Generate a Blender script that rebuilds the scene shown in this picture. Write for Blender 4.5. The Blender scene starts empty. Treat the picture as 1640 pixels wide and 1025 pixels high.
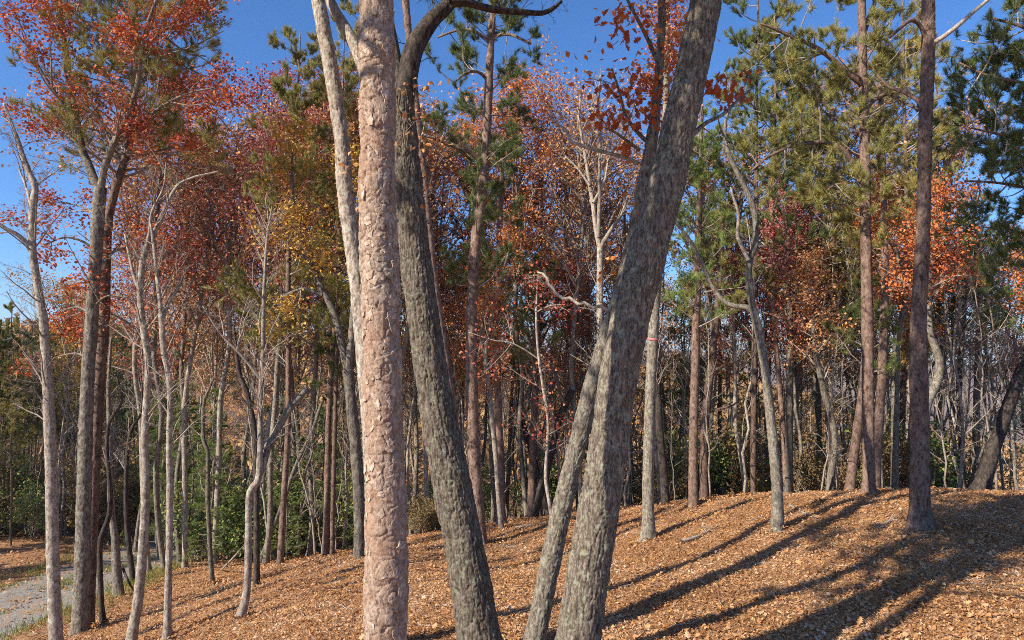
import bpy, math, random
import numpy as np
from mathutils import Vector

SC = bpy.context.scene
COL = SC.collection
# ------------------------------------------------------------------ camera, sky, sun, exposure
F = 1092.0                      # focal length in photo pixels (24 mm equivalent)
PITCH = math.radians(3.05)
CAMZ = 5.0
cam_d = bpy.data.cameras.new('camera')
cam = bpy.data.objects.new('camera', cam_d)
COL.objects.link(cam)
cam.location = (0, 0, CAMZ)
cam.rotation_euler = (math.radians(90) + PITCH, 0, 0)
cam_d.sensor_width = 36.0
cam_d.lens = 36.0 * F / 1640.0
cam_d.clip_start = 0.05
cam_d.clip_end = 20000
SC.camera = cam

SUN_EL = math.radians(34)
SUN_AZ = math.radians(56)       # the light travels this far right of straight ahead
to_sun = Vector((-math.sin(SUN_AZ) * math.cos(SUN_EL), -math.cos(SUN_AZ) * math.cos(SUN_EL), math.sin(SUN_EL)))
world = bpy.data.worlds.new('World')
SC.world = world
world.use_nodes = True
wn = world.node_tree.nodes
sky = wn.new('ShaderNodeTexSky')
sky.sky_type = 'NISHITA'
sky.sun_disc = False
sky.sun_elevation = SUN_EL
sky.sun_rotation = math.atan2(to_sun.x, to_sun.y)
sky.altitude = 600
sky.air_density = 0.95
sky.dust_density = 0.8
sky.ozone_density = 10.0
bg_node = wn['Background']
bg_node.inputs['Strength'].default_value = 0.118
hsv = wn.new('ShaderNodeHueSaturation')
hsv.inputs['Saturation'].default_value = 1.06
world.node_tree.links.new(sky.outputs['Color'], hsv.inputs['Color'])
world.node_tree.links.new(hsv.outputs['Color'], bg_node.inputs['Color'])
sun_d = bpy.data.lights.new('sun', 'SUN')
sun_d.energy = 5.0
sun_d.angle = math.radians(0.53)
sun_d.color = (1.0, 0.91, 0.78)
sun_o = bpy.data.objects.new('sun', sun_d)
COL.objects.link(sun_o)
sun_o.rotation_euler = to_sun.to_track_quat('Z', 'Y').to_euler()
sun_o.location = (-30, -20, 40)
SC.view_settings.view_transform = 'Standard'
SC.view_settings.look = 'None'
SC.view_settings.exposure = 0.78
SC.view_settings.gamma = 1.0
SC.view_settings.use_curve_mapping = False
SC.render.engine = 'CYCLES'
SC.cycles.max_bounces = 6
SC.cycles.diffuse_bounces = 4
SC.cycles.glossy_bounces = 1
SC.cycles.transmission_bounces = 3
SC.cycles.volume_bounces = 0
SC.cycles.use_denoising = True
SC.cycles.denoiser = 'OPENIMAGEDENOISE'
SC.cycles.denoising_prefilter = 'ACCURATE'
SC.cycles.pixel_filter_type = 'BLACKMAN_HARRIS'
SC.cycles.filter_width = 0.95
SC.cycles.sample_clamp_indirect = 6.0

# ------------------------------------------------------------------ geometry helpers
FW = np.array((0, math.cos(PITCH), math.sin(PITCH)))
UP = np.array((0, -math.sin(PITCH), math.cos(PITCH)))

def ray(px, py):
    return FW + np.array((1, 0, 0)) * ((px - 820) / F) - UP * ((py - 512.5) / F)

def at(px, py, Y):
    """the place in the wood seen at photo position px, py, Y metres ahead"""
    d = ray(px, py)
    p = d * (Y / d[1])
    return np.array((p[0], p[1], p[2] + CAMZ))

def rng_of(seed):
    return np.random.default_rng(seed)

def nrm(v):
    return v / np.maximum(np.linalg.norm(v, axis=-1, keepdims=True), 1e-9)

def vhash(ix, iy, iz):
    h = (ix.astype(np.int64) * 374761393 + iy.astype(np.int64) * 668265263 + iz.astype(np.int64) * 2147483647) & 0xffffffff
    h = ((h ^ (h >> 13)) * 1274126177) & 0xffffffff
    h = ((h ^ (h >> 16)) * 2246822519) & 0xffffffff
    return ((h ^ (h >> 15)) & 0xffffff) / float(0xffffff)

def vnoise(p):
    """value noise, 0..1, for an (N, 3) array"""
    i = np.floor(p).astype(np.int64)
    f = p - i
    f = f * f * (3 - 2 * f)
    r = 0
    for dx in (0, 1):
        wx = f[:, 0] if dx else 1 - f[:, 0]
        for dy in (0, 1):
            wy = f[:, 1] if dy else 1 - f[:, 1]
            for dz in (0, 1):
                wz = f[:, 2] if dz else 1 - f[:, 2]
                r = r + wx * wy * wz * vhash(i[:, 0] + dx, i[:, 1] + dy, i[:, 2] + dz)
    return r

def fbm(p, oct=3):
    r, a, s = 0, 0.5, 1.0
    for k in range(oct):
        r = r + a * vnoise(p * s + 17.3 * k)
        a *= 0.5
        s *= 2.03
    return r / (1 - 0.5 ** oct)

def worley(p, seed=0):
    """first and second distance to jittered cells"""
    i = np.floor(p).astype(np.int64)
    d1 = np.full(len(p), 9.0)
    d2 = np.full(len(p), 9.0)
    cid = np.zeros(len(p))
    for dx in (-1, 0, 1):
        for dy in (-1, 0, 1):
            for dz in (-1, 0, 1):
                c = i + np.array((dx, dy, dz))
                q = np.stack([c[:, k] + vhash(c[:, 0] + 31 * k + seed, c[:, 1], c[:, 2]) for k in range(3)], 1)
                d = np.linalg.norm(q - p, axis=1)
                near = d < d1
                d2 = np.where(near, d1, np.minimum(d2, d))
                cid = np.where(near, vhash(c[:, 0] + 7, c[:, 1] + 3, c[:, 2]), cid)
                d1 = np.where(near, d, d1)
    return d1, d2, cid

def make_mesh(name, V, faces, smooth=True, uv=None):
    """faces: list of (N, k) index arrays"""
    me = bpy.data.meshes.new(name)
    V = np.asarray(V, dtype=np.float32)
    me.vertices.add(len(V))
    me.vertices.foreach_set('co', V.ravel())
    faces = [np.asarray(f, dtype=np.int32) for f in faces if len(f)]
    nl = sum(f.size for f in faces)
    me.loops.add(nl)
    me.loops.foreach_set('vertex_index', np.concatenate([f.ravel() for f in faces]))
    tot = np.concatenate([np.full(len(f), f.shape[1], dtype=np.int32) for f in faces])
    st = np.concatenate(([0], np.cumsum(tot)[:-1])).astype(np.int32)
    me.polygons.add(len(tot))
    me.polygons.foreach_set('loop_start', st)
    me.polygons.foreach_set('loop_total', tot)
    me.polygons.foreach_set('use_smooth', np.full(len(tot), bool(smooth)))
    me.update(calc_edges=True)
    return me

def obj(name, me, mat, parent=None, loc=None, kind=None, label=None, cat=None, group=None):
    o = bpy.data.objects.new(name, me)
    COL.objects.link(o)
    if me is not None and mat is not None and not len(me.materials):
        me.materials.append(mat)
    if parent is not None:
        o.parent = parent
    if loc is not None:
        o.location = tuple(float(c) for c in loc)
    if kind: o['kind'] = kind
    if label: o['label'] = label
    if cat: o['category'] = cat
    if group: o['group'] = group
    return o

def thing(name, loc, label, cat, group=None):
    return obj(name, None, None, None, loc, None, label, cat, group)

class MB:
    """collects pieces for ONE mesh"""
    def __init__(s):
        s.V, s.F, s.n = [], {}, 0
    def add(s, V, F):
        V = np.asarray(V, dtype=float).reshape(-1, 3)
        F = np.asarray(F)
        if not len(F): return
        s.F.setdefault(F.shape[1], []).append(F + s.n)
        s.V.append(V)
        s.n += len(V)
    def mesh(s, name, smooth=True):
        return make_mesh(name, np.concatenate(s.V), [np.concatenate(f) for f in s.F.values()], smooth)

def smooth_path(P, step):
    """Catmull-Rom through the points of P (any columns), resampled about every step metres"""
    P = np.asarray(P, dtype=float)
    if len(P) == 2:
        n = max(2, int(np.linalg.norm(P[1, :3] - P[0, :3]) / step) + 1)
        t = np.linspace(0, 1, n)[:, None]
        return P[0] * (1 - t) + P[1] * t
    E = np.vstack((2 * P[0] - P[1], P, 2 * P[-1] - P[-2]))
    out = []
    for k in range(1, len(E) - 2):
        a, b, c, d = E[k - 1:k + 3]
        n = max(1, int(np.linalg.norm(c[:3] - b[:3]) / step + 0.5))
        t = (np.arange(n) / n)[:, None]
        out.append(0.5 * (2 * b + (c - a) * t + (2 * a - 5 * b + 4 * c - d) * t * t + (3 * b - a - 3 * c + d) * t ** 3))
    out.append(P[-1:])
    R = np.vstack(out)
    R[:, 3:] = np.maximum(R[:, 3:], 0.002)
    return R

def frames(P):
    d = nrm(np.gradient(P, axis=0))
    ref = np.array((0.13, 1.0, 0.07)) if abs(nrm((P[-1] - P[0])[None])[0, 1]) < 0.9 else np.array((1.0, 0, 0))
    u = nrm(np.cross(d, ref))
    v = np.cross(d, u)
    return d, u, v

def ring_faces(n, m):
    i = np.arange(n - 1)[:, None] * m
    j = np.arange(m)[None, :]
    a = i + j
    b = i + (j + 1) % m
    return np.stack((a, b, b + m, a + m), -1).reshape(-1, 4)

def tube(P, R, nseg, rough=0.0, seed=0):
    """one tapered tube with a closed tip"""
    d, u, v = frames(P)
    th = np.linspace(0, 2 * math.pi, nseg, endpoint=False)
    N = u[:, None] * np.cos(th)[None, :, None] + v[:, None] * np.sin(th)[None, :, None]
    RR = np.repeat(np.asarray(R)[:, None], nseg, 1)
    if rough:
        q = (P[:, None] + N * RR[..., None]).reshape(-1, 3) * np.array((6.5, 6.5, 2.2)) + seed
        RR = RR * (1 + rough * (fbm(q, 3).reshape(RR.shape) - 0.5) * 2)
    V = P[:, None] + N * RR[..., None]
    V = V.reshape(-1, 3)
    Fc = ring_faces(len(P), nseg)
    tip = len(V)
    V = np.vstack((V, P[-1] + d[-1] * R[-1] * 0.5))
    last = (len(P) - 1) * nseg + np.arange(nseg)
    T = np.stack((last, np.roll(last, -1), np.full(nseg, tip)), 1)
    return V, Fc, T

def batch_tube(P, R, nseg):
    """many thin tubes at once: P (B, n, 3), R (B, n)"""
    B, n, _ = P.shape
    d = nrm(P[:, -1] - P[:, 0])
    ref = np.where(np.abs(d[:, 2:3]) > 0.9, np.array((1.0, 0, 0)), np.array((0, 0, 1.0)))
    u = nrm(np.cross(d, ref))
    v = np.cross(d, u)
    th = np.linspace(0, 2 * math.pi, nseg, endpoint=False)
    N = u[:, None] * np.cos(th)[None, :, None] + v[:, None] * np.sin(th)[None, :, None]
    V = P[:, :, None] + N[:, None] * R[:, :, None, None]
    base = (np.arange(B) * n * nseg)[:, None, None]
    Fc = ring_faces(n, nseg)[None] + base
    return V.reshape(-1, 3), Fc.reshape(-1, 4)

def grow(par, rad, n, t0, t1, ang, L, Lvar, up, wob, P, rfac, rng, ltaper=0.5, bend=0.0):
    """children of the branches par (B, m, 3): n each"""
    B, m, _ = par.shape
    idx = np.repeat(np.arange(B), n)
    K = len(idx)
    if K == 0:
        return np.zeros((0, P, 3)), np.zeros((0, P))
    t = rng.uniform(t0, t1, K)
    f = t * (m - 1)
    i = np.minimum(f.astype(int), m - 2)
    fr = (f - i)[:, None]
    pos = par[idx, i] * (1 - fr) + par[idx, i + 1] * fr
    d = nrm(par[idx, i + 1] - par[idx, i])
    r = rad[idx, i] * (1 - fr[:, 0]) + rad[idx, i + 1] * fr[:, 0]
    rv = rng.normal(size=(K, 3))
    perp = nrm(rv - (rv * d).sum(1, keepdims=True) * d)
    a = np.radians(ang) * rng.uniform(0.75, 1.25, K)[:, None]
    cd = d * np.cos(a) + perp * np.sin(a)
    cd[:, 2] += up
    cd = nrm(cd)
    ln = (L if np.isscalar(L) else np.asarray(L)[idx]) * (1 - Lvar * rng.random(K)) * (1 - ltaper * (t - t0) / max(1e-6, t1 - t0))
    st = np.zeros((K, P - 1, 3)) + cd[:, None]
    st = st + np.cumsum(rng.normal(size=(K, P - 1, 3)) * wob, axis=1)
    st[:, :, 2] += bend * np.linspace(0, 1, P - 1)[None]
    st = nrm(st) * (ln / (P - 1))[:, None, None]
    path = np.concatenate((pos[:, None], pos[:, None] + np.cumsum(st, 1)), 1)
    r0 = np.minimum(r * 0.7, ln * rfac)
    rr = r0[:, None] * np.linspace(1, 0.3, P)[None]
    return path, np.maximum(rr, 0.0022)

def resamp(P, R, m):
    s = np.concatenate(([0], np.cumsum(np.linalg.norm(np.diff(P, axis=0), axis=1))))
    t = np.linspace(0, s[-1], m)
    return np.stack([np.interp(t, s, P[:, k]) for k in range(3)], 1), np.interp(t, s, R)

def leaf_quads(P, size, rng, flat=0.35):
    """loose pointed leaves as slightly folded pairs of triangles"""
    n = len(P)
    a = nrm(rng.normal(size=(n, 3)) * np.array((1, 1, 0.7)) - np.array((0, 0, 0.25)))
    w = rng.normal(size=(n, 3)) + np.array((0, 0, flat * 3))
    b = nrm(np.cross(a, w))
    c = np.cross(a, b)
    s = (size * rng.uniform(0.65, 1.25, n))[:, None]
    base = P
    V = np.stack((base, base + a * s * 0.5 + b * s * 0.36 + c * s * 0.12, base + a * s, base + a * s * 0.45 - b * s * 0.36 + c * s * 0.12), 1).reshape(-1, 3)
    k = np.arange(n)[:, None] * 4
    T = np.concatenate((k + np.array((0, 1, 2)), k + np.array((0, 2, 3))), 0)
    return V, T

def needle_tris(P, D, k, ln, wd, rng, spread=0.9):
    n = len(P)
    d = np.repeat(D, k, 0) + rng.normal(size=(n * k, 3)) * spread * 0.55
    d = nrm(d)
    p = np.repeat(P, k, 0) - np.repeat(D, k, 0) * (rng.random(n * k) * ln * 0.8)[:, None]
    s = nrm(np.cross(d, rng.normal(size=(n * k, 3)))) * wd * 0.5
    L = (ln * rng.uniform(0.7, 1.15, n * k))[:, None]
    V = np.stack((p - s, p + s, p + d * L), 1).reshape(-1, 3)
    return V, np.arange(len(V)).reshape(-1, 3)

# ------------------------------------------------------------------ materials
def new_mat(name):
    m = bpy.data.materials.new(name)
    m.use_nodes = True
    nt = m.node_tree
    nt.nodes.clear()
    return m, nt, nt.nodes, nt.links

def ramp(nodes, stops, interp='LINEAR'):
    r = nodes.new('ShaderNodeValToRGB')
    r.color_ramp.interpolation = interp
    el = r.color_ramp.elements
    while len(el) < len(stops):
        el.new(0.5)
    for e, (p, c) in zip(el, stops):
        e.position = p
        e.color = (*c, 1)
    return r

def noise(nodes, links, vec, scale, detail=4, rough=0.6):
    n = nodes.new('ShaderNodeTexNoise')
    n.inputs['Scale'].default_value = scale
    n.inputs['Detail'].default_value = detail
    n.inputs['Roughness'].default_value = rough
    links.new(vec, n.inputs['Vector'])
    return n

def mixc(nodes, links, fac, a, b, mode='MIX'):
    m = nodes.new('ShaderNodeMix')
    m.data_type = 'RGBA'
    m.blend_type = mode
    for sock, val in ((m.inputs[0], fac), (m.inputs[6], a), (m.inputs[7], b)):
        if hasattr(val, 'links'):
            links.new(val, sock)
        else:
            sock.default_value = val if np.isscalar(val) else (*val, 1)
    return m.outputs[2]

def leaf_mat(name, cols, trans=0.2, clump=1.2, rough=0.6, spec=0.25, gain=1.3):
    m, nt, N, L = new_mat(name)
    geo = N.new('ShaderNodeNewGeometry')
    tc = N.new('ShaderNodeTexCoord')
    oi = N.new('ShaderNodeObjectInfo')
    n = noise(N, L, tc.outputs['Object'], clump, 2)
    add = N.new('ShaderNodeMath'); add.operation = 'MULTIPLY_ADD'
    L.new(n.outputs['Fac'], add.inputs[0]); add.inputs[1].default_value = 0.8; add.inputs[2].default_value = -0.4
    add2 = N.new('ShaderNodeMath'); add2.operation = 'MULTIPLY_ADD'
    L.new(geo.outputs['Random Per Island'], add2.inputs[0]); add2.inputs[1].default_value = 0.75
    L.new(add.outputs[0], add2.inputs[2])
    add3 = N.new('ShaderNodeMath'); add3.operation = 'MULTIPLY_ADD'
    L.new(oi.outputs['Random'], add3.inputs[0]); add3.inputs[1].default_value = 0.3
    L.new(add2.outputs[0], add3.inputs[2])
    r = ramp(N, [(k / (len(cols) - 1), tuple(min(0.7, x * gain) for x in c)) for k, c in enumerate(cols)])
    L.new(add3.outputs[0], r.inputs[0])
    p = N.new('ShaderNodeBsdfPrincipled')
    p.inputs['Roughness'].default_value = rough
    p.inputs['Specular IOR Level'].default_value = spec
    L.new(r.outputs[0], p.inputs['Base Color'])
    t = N.new('ShaderNodeBsdfTranslucent')
    L.new(r.outputs[0], t.inputs['Color'])
    mx = N.new('ShaderNodeMixShader')
    mx.inputs[0].default_value = trans
    L.new(p.outputs[0], mx.inputs[1]); L.new(t.outputs[0], mx.inputs[2])
    out = N.new('ShaderNodeOutputMaterial')
    L.new(mx.outputs[0], out.inputs[0])
    return m

def bark_mat(name, dark, mid, light, scale=14.0, stretch=0.22, lichen=None, lich_amt=0.5, bump=0.6, patch=None):
    m, nt, N, L = new_mat(name)
    tc = N.new('ShaderNodeTexCoord')
    mp = N.new('ShaderNodeMapping')
    mp.inputs['Scale'].default_value = (1, 1, stretch)
    L.new(tc.outputs['Object'], mp.inputs['Vector'])
    n1 = noise(N, L, mp.outputs[0], scale, 6, 0.7)
    n2 = noise(N, L, mp.outputs[0], scale * 3.1, 4, 0.65)
    av = N.new('ShaderNodeMath'); av.operation = 'MULTIPLY_ADD'
    L.new(n2.outputs['Fac'], av.inputs[0]); av.inputs[1].default_value = 0.45
    sc = N.new('ShaderNodeMath'); sc.operation = 'MULTIPLY'
    L.new(n1.outputs['Fac'], sc.inputs[0]); sc.inputs[1].default_value = 0.62
    L.new(sc.outputs[0], av.inputs[2])
    r = ramp(N, [(0.41, dark), (0.52, mid), (0.66, light)])
    L.new(av.outputs[0], r.inputs[0])
    col = r.outputs[0]
    if patch:
        n4 = noise(N, L, tc.outputs['Object'], 1.3, 3, 0.6)
        r4 = ramp(N, [(0.42, (0, 0, 0)), (0.6, (1, 1, 1))])
        L.new(n4.outputs['Fac'], r4.inputs[0])
        mm = N.new('ShaderNodeMath'); mm.operation = 'MULTIPLY'; mm.inputs[1].default_value = 0.75
        L.new(r4.outputs[0], mm.inputs[0])
        col = mixc(N, L, mm.outputs[0], col, mixc(N, L, 0.75, col, patch))
    if lichen:
        n3 = noise(N, L, tc.outputs['Object'], 9.0, 5, 0.75)
        r3 = ramp(N, [(0.56 - 0.12 * lich_amt, (0, 0, 0)), (0.66 - 0.1 * lich_amt, (1, 1, 1))])
        L.new(n3.outputs['Fac'], r3.inputs[0])
        mm = N.new('ShaderNodeMath'); mm.operation = 'MULTIPLY'; mm.inputs[1].default_value = 0.8
        L.new(r3.outputs[0], mm.inputs[0])
        col = mixc(N, L, mm.outputs[0], col, lichen)
    oi = N.new('ShaderNodeObjectInfo')
    hv = N.new('ShaderNodeHueSaturation')
    mr = N.new('ShaderNodeMapRange')
    L.new(oi.outputs['Random'], mr.inputs[0]); mr.inputs[3].default_value = 0.78; mr.inputs[4].default_value = 1.2
    L.new(mr.outputs[0], hv.inputs['Value']); L.new(col, hv.inputs['Color'])
    p = N.new('ShaderNodeBsdfPrincipled')
    p.inputs['Roughness'].default_value = 0.9
    p.inputs['Specular IOR Level'].default_value = 0.12
    L.new(hv.outputs[0], p.inputs['Base Color'])
    b = N.new('ShaderNodeBump')
    b.inputs['Strength'].default_value = bump
    b.inputs['Distance'].default_value = 0.02
    L.new(av.outputs[0], b.inputs['Height'])
    L.new(b.outputs[0], p.inputs['Normal'])
    out = N.new('ShaderNodeOutputMaterial')
    L.new(p.outputs[0], out.inputs[0])
    return m

M = {}
M['oak_bark'] = bark_mat('oak_bark', (0.045, 0.036, 0.028), (0.15, 0.123, 0.095), (0.32, 0.28, 0.22), 26, 0.26, (0.29, 0.30, 0.21), 0.3, 0.9)
M['big_oak_bark'] = bark_mat('big_oak_bark', (0.032, 0.025, 0.019), (0.115, 0.092, 0.068), (0.29, 0.245, 0.19), 30, 0.22, (0.27, 0.275, 0.19), 0.22, 1.0)
M['pine_bark'] = bark_mat('pine_bark', (0.045, 0.028, 0.02), (0.165, 0.105, 0.078), (0.29, 0.21, 0.165), 10, 0.5, None, 0, 1.0)
M['pine_plate'] = bark_mat('pine_plate', (0.15, 0.095, 0.065), (0.37, 0.28, 0.205), (0.59, 0.49, 0.395), 24, 0.6, None, 0, 0.7, (0.40, 0.25, 0.16))
M['pine_crevice'] = bark_mat('pine_crevice', (0.09, 0.05, 0.034), (0.33, 0.245, 0.18), (0.56, 0.465, 0.37), 24, 0.55, None, 0, 0.9, (0.38, 0.22, 0.14))
M['pale_bark'] = bark_mat('pale_bark', (0.085, 0.066, 0.05), (0.25, 0.20, 0.155), (0.46, 0.39, 0.315), 17, 0.4, (0.44, 0.44, 0.37), 0.3, 0.7)
M['grey_bark'] = bark_mat('grey_bark', (0.04, 0.032, 0.025), (0.145, 0.118, 0.092), (0.32, 0.27, 0.215), 20, 0.3, (0.27, 0.28, 0.21), 0.3, 0.9)
M['dark_or_shaded_bark'] = bark_mat('dark_or_shaded_bark', (0.018, 0.015, 0.013), (0.05, 0.04, 0.034), (0.12, 0.095, 0.078), 13, 0.3, None, 0, 0.7)  # bark of dark trunks; on the left-leaning oak's limbs it paints in shade
M['twig_bark'] = bark_mat('twig_bark', (0.13, 0.10, 0.08), (0.29, 0.235, 0.19), (0.44, 0.375, 0.31), 18, 0.6, None, 0, 0.2)
M['dead_wood'] = bark_mat('dead_wood', (0.17, 0.135, 0.105), (0.32, 0.27, 0.215), (0.48, 0.42, 0.34), 18, 0.5, None, 0, 0.5)

M['red_leaf'] = leaf_mat('red_leaf', [(0.07, 0.014, 0.014), (0.20, 0.03, 0.022), (0.30, 0.055, 0.03), (0.36, 0.12, 0.045), (0.33, 0.11, 0.075), (0.28, 0.16, 0.06)], gain=1.5)
M['crimson_leaf'] = leaf_mat('crimson_leaf', [(0.06, 0.014, 0.02), (0.17, 0.03, 0.035), (0.30, 0.06, 0.055), (0.40, 0.13, 0.12), (0.34, 0.08, 0.04), (0.36, 0.16, 0.06)], gain=1.5)
M['mixed_leaf'] = leaf_mat('mixed_leaf', [(0.07, 0.012, 0.012), (0.20, 0.03, 0.018), (0.34, 0.07, 0.022), (0.42, 0.13, 0.03), (0.30, 0.05, 0.03), (0.36, 0.17, 0.05)], gain=1.5)
M['orange_leaf'] = leaf_mat('orange_leaf', [(0.12, 0.028, 0.014), (0.32, 0.075, 0.022), (0.46, 0.16, 0.035), (0.36, 0.09, 0.035), (0.46, 0.22, 0.07), (0.34, 0.18, 0.06)], gain=1.5)
M['gold_leaf'] = leaf_mat('gold_leaf', [(0.22, 0.11, 0.02), (0.42, 0.22, 0.035), (0.52, 0.31, 0.06), (0.36, 0.24, 0.05), (0.20, 0.19, 0.04)])
M['rust_leaf'] = leaf_mat('rust_leaf', [(0.14, 0.055, 0.025), (0.32, 0.13, 0.05), (0.44, 0.21, 0.08), (0.48, 0.27, 0.12), (0.36, 0.14, 0.07)], gain=1.5)
M['pine_needle'] = leaf_mat('pine_needle', [(0.022, 0.035, 0.014), (0.05, 0.075, 0.022), (0.095, 0.125, 0.035), (0.16, 0.165, 0.05), (0.20, 0.17, 0.05)], 0.2, 0.9, 0.5, 0.3, gain=1.6)
M['yellow_needle'] = leaf_mat('yellow_needle', [(0.05, 0.06, 0.018), (0.12, 0.13, 0.03), (0.20, 0.19, 0.05), (0.28, 0.23, 0.07), (0.33, 0.22, 0.08)], 0.2, 0.9, 0.5, 0.3, gain=1.6)
M['green_needle'] = leaf_mat('green_needle', [(0.05, 0.075, 0.02), (0.10, 0.15, 0.035), (0.16, 0.215, 0.05), (0.22, 0.27, 0.07), (0.28, 0.28, 0.08)], 0.3, 0.9, 0.5, 0.3, gain=1.45)
M['shrub_leaf'] = leaf_mat('shrub_leaf', [(0.025, 0.045, 0.014), (0.06, 0.10, 0.025), (0.11, 0.16, 0.04), (0.19, 0.20, 0.05), (0.28, 0.22, 0.05)], 0.3, 1.5, gain=1.7)
M['brush_leaf'] = leaf_mat('brush_leaf', [(0.08, 0.06, 0.03), (0.17, 0.12, 0.05), (0.26, 0.17, 0.07), (0.20, 0.17, 0.06), (0.30, 0.15, 0.06)], 0.3, 1.5)
M['litter_leaf'] = leaf_mat('litter_leaf', [(0.08, 0.034, 0.017), (0.27, 0.118, 0.043), (0.46, 0.212, 0.073), (0.55, 0.295, 0.12), (0.60, 0.385, 0.22), (0.67, 0.53, 0.40)], 0.15, 0.5, 0.55, 0.3, gain=1.0)
M['grass_blade'] = leaf_mat('grass_blade', [(0.10, 0.12, 0.025), (0.17, 0.20, 0.04), (0.26, 0.27, 0.06), (0.34, 0.30, 0.09)], 0.3, 0.8, gain=1.0)

def floor_mat():
    m, nt, N, L = new_mat('leaf_mould')
    tc = N.new('ShaderNodeTexCoord')
    n1 = noise(N, L, tc.outputs['Object'], 14, 6, 0.75)
    n2 = noise(N, L, tc.outputs['Object'], 0.35, 4, 0.6)
    v = N.new('ShaderNodeTexVoronoi'); v.inputs['Scale'].default_value = 13
    L.new(tc.outputs['Object'], v.inputs['Vector'])
    r = ramp(N, [(0.25, (0.10, 0.05, 0.025)), (0.45, (0.25, 0.12, 0.05)), (0.62, (0.38, 0.20, 0.085)), (0.8, (0.46, 0.30, 0.16))])
    L.new(n1.outputs['Fac'], r.inputs[0])
    hs = N.new('ShaderNodeSeparateColor')
    L.new(v.outputs['Color'], hs.inputs[0])
    r2 = ramp(N, [(0.0, (0.14, 0.06, 0.03)), (0.4, (0.34, 0.16, 0.06)), (0.75, (0.46, 0.25, 0.10)), (1.0, (0.5, 0.36, 0.22))])
    L.new(hs.outputs[0], r2.inputs[0])
    c = mixc(N, L, 0.5, r.outputs[0], r2.outputs[0])
    p = N.new('ShaderNodeBsdfPrincipled'); p.inputs['Roughness'].default_value = 0.9
    L.new(c, p.inputs['Base Color'])
    b = N.new('ShaderNodeBump'); b.inputs['Strength'].default_value = 0.8; b.inputs['Distance'].default_value = 0.04
    L.new(n1.outputs['Fac'], b.inputs['Height']); L.new(b.outputs[0], p.inputs['Normal'])
    o = N.new('ShaderNodeOutputMaterial'); L.new(p.outputs[0], o.inputs[0])
    return m
M['floor'] = floor_mat()

def gravel_mat():
    m, nt, N, L = new_mat('gravel')
    tc = N.new('ShaderNodeTexCoord')
    v = N.new('ShaderNodeTexVoronoi'); v.inputs['Scale'].default_value = 28
    L.new(tc.outputs['Object'], v.inputs['Vector'])
    hs = N.new('ShaderNodeSeparateColor'); L.new(v.outputs['Color'], hs.inputs[0])
    r = ramp(N, [(0, (0.14, 0.125, 0.105)), (0.5, (0.25, 0.228, 0.195)), (1, (0.38, 0.35, 0.305))])
    L.new(hs.outputs[0], r.inputs[0])
    n = noise(N, L, tc.outputs['Object'], 1.4, 5, 0.7)
    r2 = ramp(N, [(0.48, (0, 0, 0)), (0.66, (1, 1, 1))])
    L.new(n.outputs['Fac'], r2.inputs[0])
    c = mixc(N, L, r2.outputs[0], r.outputs[0], (0.30, 0.20, 0.12))
    p = N.new('ShaderNodeBsdfPrincipled'); p.inputs['Roughness'].default_value = 0.95
    L.new(c, p.inputs['Base Color'])
    b = N.new('ShaderNodeBump'); b.inputs['Strength'].default_value = 0.6; b.inputs['Distance'].default_value = 0.02
    L.new(v.outputs['Distance'], b.inputs['Height']); L.new(b.outputs[0], p.inputs['Normal'])
    o = N.new('ShaderNodeOutputMaterial'); L.new(p.outputs[0], o.inputs[0])
    return m
M['gravel'] = gravel_mat()

def hill_mat():
    m, nt, N, L = new_mat('far_forest')
    tc = N.new('ShaderNodeTexCoord')
    n1 = noise(N, L, tc.outputs['Object'], 0.09, 6, 0.7)
    r = ramp(N, [(0.28, (0.035, 0.05, 0.02)), (0.42, (0.14, 0.085, 0.04)), (0.55, (0.22, 0.115, 0.05)), (0.7, (0.28, 0.17, 0.08))])
    L.new(n1.outputs['Fac'], r.inputs[0])
    p = N.new('ShaderNodeBsdfPrincipled'); p.inputs['Roughness'].default_value = 1.0
    p.inputs['Specular IOR Level'].default_value = 0.0
    L.new(r.outputs[0], p.inputs['Base Color'])
    b = N.new('ShaderNodeBump'); b.inputs['Strength'].default_value = 1.0; b.inputs['Distance'].default_value = 6
    L.new(n1.outputs['Fac'], b.inputs['Height']); L.new(b.outputs[0], p.inputs['Normal'])
    o = N.new('ShaderNodeOutputMaterial'); L.new(p.outputs[0], o.inputs[0])
    return m
M['hill'] = hill_mat()

def plain_mat(name, col, rough=0.6):
    m, nt, N, L = new_mat(name)
    tc = N.new('ShaderNodeTexCoord')
    n = noise(N, L, tc.outputs['Object'], 40, 3)
    c = mixc(N, L, n.outputs['Fac'], tuple(x * 0.8 for x in col), tuple(min(1, x * 1.15) for x in col))
    p = N.new('ShaderNodeBsdfPrincipled'); p.inputs['Roughness'].default_value = rough
    L.new(c, p.inputs['Base Color'])
    o = N.new('ShaderNodeOutputMaterial'); L.new(p.outputs[0], o.inputs[0])
    return m
M['ribbon'] = plain_mat('ribbon', (0.62, 0.17, 0.16), 0.5)

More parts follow.
